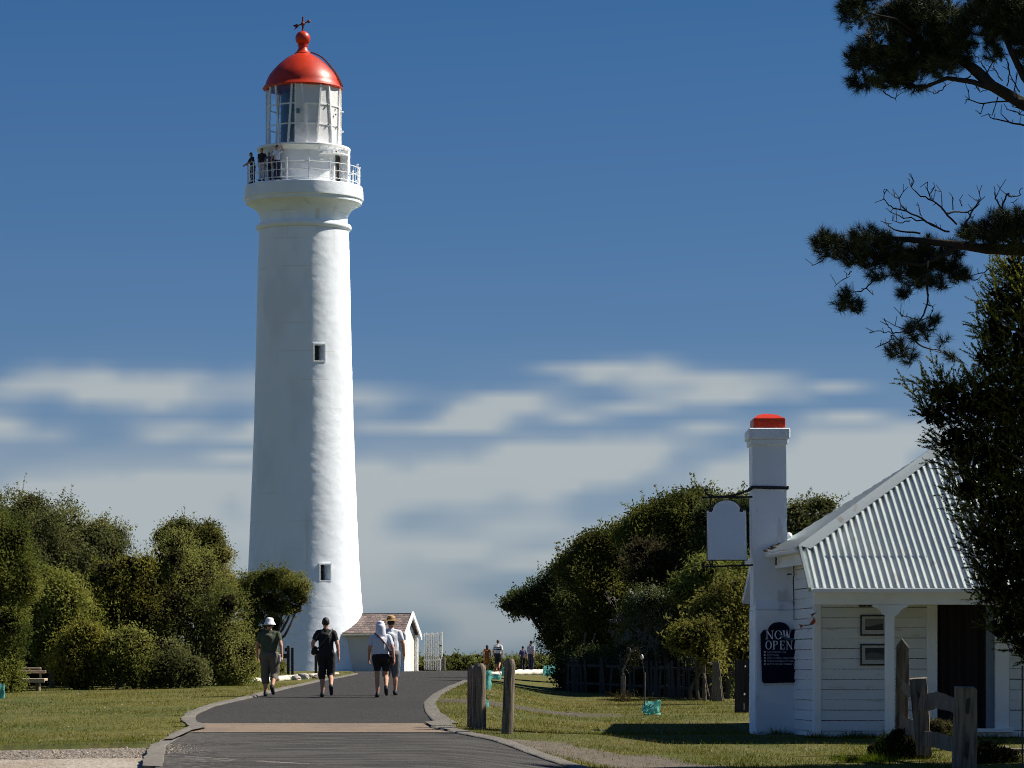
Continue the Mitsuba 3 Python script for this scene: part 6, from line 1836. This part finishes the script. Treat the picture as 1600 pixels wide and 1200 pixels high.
rail('upper split rail curving up between the leaning post and the thick post', [(1432, 1101, 48.08), (1448, 1098, 47.8), (1464, 1094, 47.4), (1480, 1098, 46.7), (1500, 1106, 46.15)], [.20, .26, .25, .23, .21], 1)
rail('lower split rail in shade between the leaning post and the thick post', [(1440, 1154, 48.08), (1465, 1157, 47.3), (1500, 1166, 46.15)], [.22, .24, .22], 2)
rail('short upper rail between the pointed post and the leaning post', [(1405, 1068, 50.08), (1418, 1078, 49.2), (1428, 1084, 48.1)], [.16, .18, .18], 3)
rail('short lower rail between the pointed post and the leaning post', [(1405, 1124, 50.08), (1418, 1135, 49.2), (1440, 1146, 48.1)], [.16, .26, .28], 4)

# paling fence in the shade of the right thicket
pf = thing('paling_fence', 'dark weathered paling fence in the shade behind the right lawn', 'fence')
fr_ = np.random.default_rng(71)
A0, A1 = foot(886, 102), foot(1112, 90.5)
N = 58
for i in range(N):
    t = (i + .5) / N
    x, y = A0[0] + (A1[0] - A0[0]) * t, A0[1] + (A1[1] - A0[1]) * t
    z = float(gz(x, y))
    h = fr_.uniform(.92, 1.2) + .08 * math.sin(i * .6)
    if fr_.random() < .20 or i in (9, 10, 11, 30, 31): continue
    dx = (A1 - A0) / N * .46
    ln_ = fr_.normal(0, .045)
    b0, b1 = np.array([x - dx[0], y - dx[1], z - .05]), np.array([x + dx[0], y + dx[1], z - .05])
    part(pf, 'paling', trimesh.convex.convex_hull(np.array([b0, b1, b0 + [ln_, 0, h], b1 + [ln_, 0, h - fr_.uniform(-.03, .03)], b0 + [0, .02, 0], b1 + [0, .02, 0], b0 + [ln_, .02, h], b1 + [ln_, .02, h]])), 'mat_paling', False)
for z in (.32, .88):
    part(pf, 'rail', beam([A0[0], A0[1] + .07, gz(A0[0], A0[1]) + z], [A1[0], A1[1] + .07, gz(A1[0], A1[1]) + z], .06, .08), 'mat_paling', False)
for i in range(8):
    q = A0 + (A1 - A0) * i / 7
    part(pf, 'post', box(q[0] - .06, q[0] + .06, q[1] + .08, q[1] + .2, gz(q[0], q[1]) - .1, gz(q[0], q[1]) + 1.2), 'mat_paling', False)
fp = thing('fence_post', 'leaning grey timber slab post at the end of the paling fence', 'post')
part(fp, 'post', rough_box(quad(1112, 1129, 1101, 89, .12), quad(1112.5, 1122, 1033, 89, .12), 8), 'mat_timber', 40)
part(fp, 'prop', tube([at(1131, 1101, 88.8), at(1123, 1036, 88.9)], .022, 6), 'mat_timber')
fp = thing('fence_post', 'pale split stake left of the leaning slab post', 'post')
part(fp, 'post', rough_box(quad(1097, 1103, 1103, 89.5, .08), quad(1098, 1102, 1040, 89.5, .08), 9), 'mat_timber', 40)
part(fp, 'brace', cat(tube([at(1112, 1104, 89), at(1100, 1052, 89.4)], .02, 5), tube([at(1105, 1035, 89), at(1114, 1037, 89)], .02, 5)), 'mat_timber')
fp = thing('fence_post', 'broad dark plank post with two white spots close to the chimney', 'post')
part(fp, 'post', rough_box(quad(1148, 1170, 1116, 72, .12), quad(1148.5, 1171, 1031, 72, .12), 10, .006), 'mat_paling', 40)
part(fp, 'plank_joint', slab([at(1166.5, 1031, 71.98), at(1167.8, 1031, 71.98), at(1167.8, 1114, 71.98), at(1166.5, 1114, 71.98)], (0, 1, 0), .01), 'mat_colour', False, col=(.012, .012, .012))
for q in ((1164.3, 1041.5), (1163, 1085)):
    part(fp, 'white_spot', trimesh.creation.icosphere(1, .022).apply_translation(at(*q, 71.96)), 'mat_colour', col=(.55, .55, .53))
part(fp, 'tag', box(*(at(1163, 0, 71.9)[0] + np.array([-.012, .012])), 71.95, 71.96, at(0, 1109, 71.9)[2], at(0, 1099, 71.9)[2]), 'mat_colour', False, col=(.4, .4, .38))

# ---------------------------------------------------------------- teal planting guards with stakes
def guard(label, px, Y, w, h, seed, stakes=1, lean=0.0, col=(.16, .42, .37), base=None, crumple=.05, stake_h=None):
    key = thing('tree_guard', label, 'tree guard', 'teal plastic guards round young plants')
    c = foot(px, Y) if base is None else on_ground(px, base)
    Y = c[1]
    r = np.random.default_rng(seed)
    n, mz = 24, 10
    v = []
    for i in range(mz):
        z = i / (mz - 1)
        for j in range(n):
            a = 2 * math.pi * j / n
            rad = w / 2 * (1 + .10 * math.cos(3 * a + seed) * (1 - .2 * z))
            p = np.array([math.cos(a) * rad * (1 - .12 * z) + lean * h * z, math.sin(a) * rad * .8, h * z * (1 + .08 * math.cos(a + seed))])
            v.append(p)
    v = np.array(v)
    nz = np.stack([meshkit.fbm(v * 7 + seed * 3 + k * 9, 3, seed) for k in range(3)], 1) - .5
    v = v + nz * crumple * 2.6 + c
    f = [(i * n + j, i * n + (j + 1) % n, (i + 1) * n + (j + 1) % n, (i + 1) * n + j) for i in range(mz - 1) for j in range(n)]
    part(key, 'sleeve', tm(v, f), 'mat_film', 30)
    for k in range(stakes):
        x = c + [(-.46 if k == 0 else .42) * w, -.02, -.1]
        hh = stake_h or h * 1.25
        part(key, 'stake', tube([x, x + [.02 * r.normal(), 0, hh + .1]], .014, 5), 'mat_timber')
    pl = Pile()
    q = c + r.normal(size=(120, 3)) * [w * .18, w * .15, h * .28] + [lean * h * .5, 0, h * .7]
    pl.add(leaf_mesh(q, unit(r.normal(size=q.shape) + [0, 0, 1]), unit(r.normal(size=q.shape)), .09, .025), (.03, .04, .012), 4)
    m, cc = pl.mesh()
    part(key, 'seedling', m, 'mat_leaf', False, col=cc, kind='stuff')


scene['mat_film'] = dict(type='principledthin', base_color={'type': 'rgb', 'value': [.22, .62, .57]}, roughness=.35, diff_trans=.9, spec_trans=.12, eta=1.4)
guard('crumpled teal guard beside a stake on the right lawn near the paling fence', 1019, 82.5, .36, .32, 1, base=1118.5, stake_h=.95, crumple=.07)
guard('pale teal guard left of another one at the end of the white log', 856, 128, .40, .42, 2, 1, base=1056.5, stake_h=.6)
guard('rounded bluish teal guard right of its neighbour at the end of the white log', 870, 127, .50, .47, 3, 1, base=1057, stake_h=.55, crumple=.03)
guard('tall teal guard seen between the bollards, just right of the grey bollard', 759.5, 95, .28, .52, 4, 1, base=1078)
guard('small teal guard low on the grass beside the grey bollard', 758, 74, .15, .19, 5, 1, base=1106, stake_h=.42, crumple=.03)
guard('narrow teal guard half hidden behind the slim leaning bollard', 788, 126, .22, .42, 6, 1, base=1057)
guard('flat bluish guard lying in the grass between the bollards', 772, 118, .50, .18, 7, 0, base=1062, crumple=.05)
guard('teal guard at the far left edge below the bright green tree', 3, 80.5, .16, .34, 8, 1, base=1093)
guard('tiny teal guard at the foot of the rounded olive bush', 316, 88, .16, .22, 9, 0, base=1068, crumple=.03)

# young tree held by two stakes
yt = thing('sapling', 'bent bare sapling tied between two thin stakes on the right lawn', 'sapling')
SY_ = 88.0
for px in (971, 976):
    part(yt, 'stake', tube([foot(px, SY_) + [0, 0, -.05], at(px + .5, 1056, SY_)], .026, 6), 'mat_timber')
part(yt, 'stem', cat(tube([foot(974, SY_), at(974, 1055, SY_), at(973, 1047, SY_), at(980, 1034, SY_), at(983, 1022, SY_), at(992, 1016, SY_), at(997, 1010, SY_)], [.03, .03, .028, .025, .022, .018, .008], 7),
                     *[branch(at(*a, SY_), at(*b, SY_ + .2), .014, .005, np.random.default_rng(int(b[0]))) for a, b in (((982, 1028), (990, 1034)), ((983, 1022), (975, 1036)), ((990, 1017), (1000, 1024)), ((986, 1020), (979, 1012)), ((976, 1044), (983, 1052)))]), 'mat_colour', col=(.16, .14, .115))
pl = Pile()
q = np.vstack([at(x, y, SY_) + vr.normal(size=(60, 3)) * .10 for x, y in ((985, 1026), (992, 1018), (979, 1038), (1001, 1026), (990, 1036))])
pl.add(leaf_mesh(q, unit(vr.normal(size=q.shape)), unit(vr.normal(size=q.shape)), .08, .03), (.03, .03, .014), 4)
q = foot(973, SY_ - .2) + vr.normal(size=(260, 3)) * [.18, .1, .09] + [0, 0, .14]
pl.add(leaf_mesh(q, unit(vr.normal(size=q.shape) * .6 + [0, 0, 1]), unit(vr.normal(size=q.shape)), .16, .02), (.06, .05, .02), 4)
m, c = pl.mesh()
part(yt, 'leaves', m, 'mat_leaf', False, col=c, kind='stuff')
ls = thing('stake', 'lone thin stake with a white cap above the crumpled teal guard', 'stake')
part(ls, 'pole', tube([foot(1008, 84) + [0, 0, -.05], at(1007, 1056, 84), at(1003, 1028, 84)], [.013, .012, .011], 6), 'mat_paling')
part(ls, 'cap', trimesh.creation.icosphere(2, .05).apply_scale([.8, .8, 1.4]).apply_translation(at(1003, 1026.5, 84)), 'mat_colour', col=(.62, .60, .58))

# white edging logs and stones
def log(label, pts, r, seed, col=(.62, .58, .48)):
    key = thing('edging_log', label, 'log', 'white edging logs beside the drive')
    q = np.array([np.array([*p[:2], float(gz(p[0], p[1])) + r * .9 + (p[2] if len(p) > 2 else 0)]) for p in pts])
    t = np.linspace(0, len(q) - 1, 24)
    q = np.stack([np.interp(t, np.arange(len(q)), q[:, k]) for k in range(3)], 1)
    m = tube(q, r * (1 + .12 * np.sin(np.arange(24) * 1.3)), 12)
    v = np.array(m.vertices)
    v += (np.stack([meshkit.fbm(v * 4 + k * 3, 2, seed) for k in range(3)], 1) - .5) * r * .5
    m.vertices = v
    part(key, 'log', m, 'mat_colour', 50, col=col)


g_ = lambda x, y: on_ground(x, y)[:2]
log('long white painted edging log on the left lawn beside the kerb', [g_(332, 1068.5), g_(400, 1067.5), g_(450, 1064)], .085, 1)
log('white painted edging log further up the left side, behind the stones', [g_(424, 1061.5), g_(470, 1058), g_(528, 1054.5)], .06, 2, (.42, .37, .30))
log('white painted edging log on the right lawn ending at the pair of teal guards', [g_(796, 1055.5), g_(826, 1055), g_(852, 1055)], .13, 3)
log('pale edging log on the right seen between the bollards', [g_(752, 1059), g_(770, 1057), g_(790, 1056)], .10, 4, (.48, .45, .38))
log('reddish timber edging behind the long white log', [g_(330, 1066.5), g_(372, 1065.2)], .05, 5, (.26, .12, .05))
for i, (px, py, w_, lab) in enumerate(((463, 1063.5, .30, 'grey stone leftmost in the row beside the drive'), (474, 1062, .38, 'broad pale stone second in the row beside the drive'), (485, 1060, .30, 'pale upright stone third in the row beside the drive'), (494, 1061, .26, 'low brownish stone in the row beside the drive'), (502, 1058.5, .34, 'pale stone right of the walker in black'), (430, 1065.5, .28, 'rusty brown stone by the end of the long white log'), (514, 1056.5, .26, 'small pale stone at the end of the row'))):
    key = thing('stone', lab, 'stone', 'stones edging the drive')
    b = on_ground(px, py)
    m = trimesh.creation.icosphere(3, 1.0)
    v = np.array(m.vertices)
    v *= (1 + .7 * (meshkit.fbm(v * 1.4 + i * 5, 3, i) - .5))[:, None]
    v = v * [w_ * .55, w_ * .42, w_ * .40] + b + [0, 0, w_ * .18]
    part(key, 'rock', tm(v, m.faces), 'mat_colour', 35, col=((.40, .36, .31), (.46, .42, .36), (.50, .46, .40), (.26, .20, .15), (.44, .40, .34), (.25, .14, .08), (.42, .38, .32))[i])

# dark signpost by the lighthouse, seen from behind
sp_ = thing('signpost', 'dark two post sign with finger boards pointing left beside the lighthouse', 'signpost')
sY = 128.0
for px in (450.5, 457):
    part(sp_, 'post', box(at(px - 2.1, 0, sY)[0], at(px + 2.1, 0, sY)[0], sY - .05, sY + .05, float(gz(at(px, 0, sY)[0], sY)) - .1, at(0, 1009 if px < 455 else 1012, sY)[2], .008), 'mat_colour', col=(.022, .022, .024))
for y0, y1, x0 in ((1012, 1018, 445), (1021.5, 1028.5, 442.5)):
    part(sp_, 'finger_board', box(at(x0, 0, sY)[0], at(450, 0, sY)[0], sY - .07, sY - .03, at(0, y1, sY)[2], at(0, y0, sY)[2], .006), 'mat_colour', col=(.022, .022, .024))
dp = thing('dark_post', 'dark brown post half hidden behind the walker in black', 'post')
part(dp, 'post', box(at(491.5, 0, sY)[0], at(496, 0, sY)[0], sY - .06, sY + .06, float(gz(at(494, 0, sY)[0], sY)) - .1, at(0, 1010, sY)[2], .008), 'mat_colour', col=(.045, .03, .022))
# low stone footing round the tower
foot_pts = [(r_ / SC, lz(y_)) for r_, y_ in ((118, 1056), (118, 1049.5), (104, 1048.5))]
part(lh, 'plinth', lathe([(r_ / SC, lz(y_)) for r_, y_ in ((116, 1058), (116, 1050), (115, 1049.3), (96, 1048.8))], 96, (LX0, LY0, 0)), 'mat_kerb', 30, label='low stone footing round the tower')

# bench on the left
bn = thing('bench', 'weathered pale timber bench half hidden by the bright green tree', 'bench')
bY = 82.3
bx = lambda px: at(px, 0, bY)[0]
bzz = lambda py: at(0, py, bY)[2]
for y0, y1, d in ((1042, 1045.5, .30), (1047, 1051.5, .27)):
    part(bn, 'back_slat', beam((bx(14), bY + d, bzz((y0 + y1) / 2)), (bx(62 if d > .28 else 70), bY + d - .05, bzz((y0 + y1) / 2 + .5)), .04, (y1 - y0) * bY / F, ch=.008), 'mat_colour', col=(.40, .33, .25))
for k, d in enumerate((-.20, -.02, .16)):
    part(bn, 'seat_slat', box(bx(14), bx(72.5), bY + d - .08, bY + d + .08, bzz(1064), bzz(1059.5), .01), 'mat_colour', col=(.42, .34, .25))
part(bn, 'seat_front', box(bx(14), bx(72.5), bY - .32, bY - .28, bzz(1066.5), bzz(1059.8), .008), 'mat_colour', col=(.45, .36, .27))
for px in (20, 60):
    part(bn, 'leg', box(bx(px - 3), bx(px + 3), bY - .2, bY + .1, float(gz(bx(px), bY)) - .1, bzz(1064), .01), 'mat_timber')
    part(bn, 'back_support', box(bx(px - 1.5), bx(px + 1.5), bY + .31, bY + .36, bzz(1064), bzz(1042), .006), 'mat_timber')
for i, (px, py) in enumerate(((42, 1095), (55, 1094.5))):
    pass
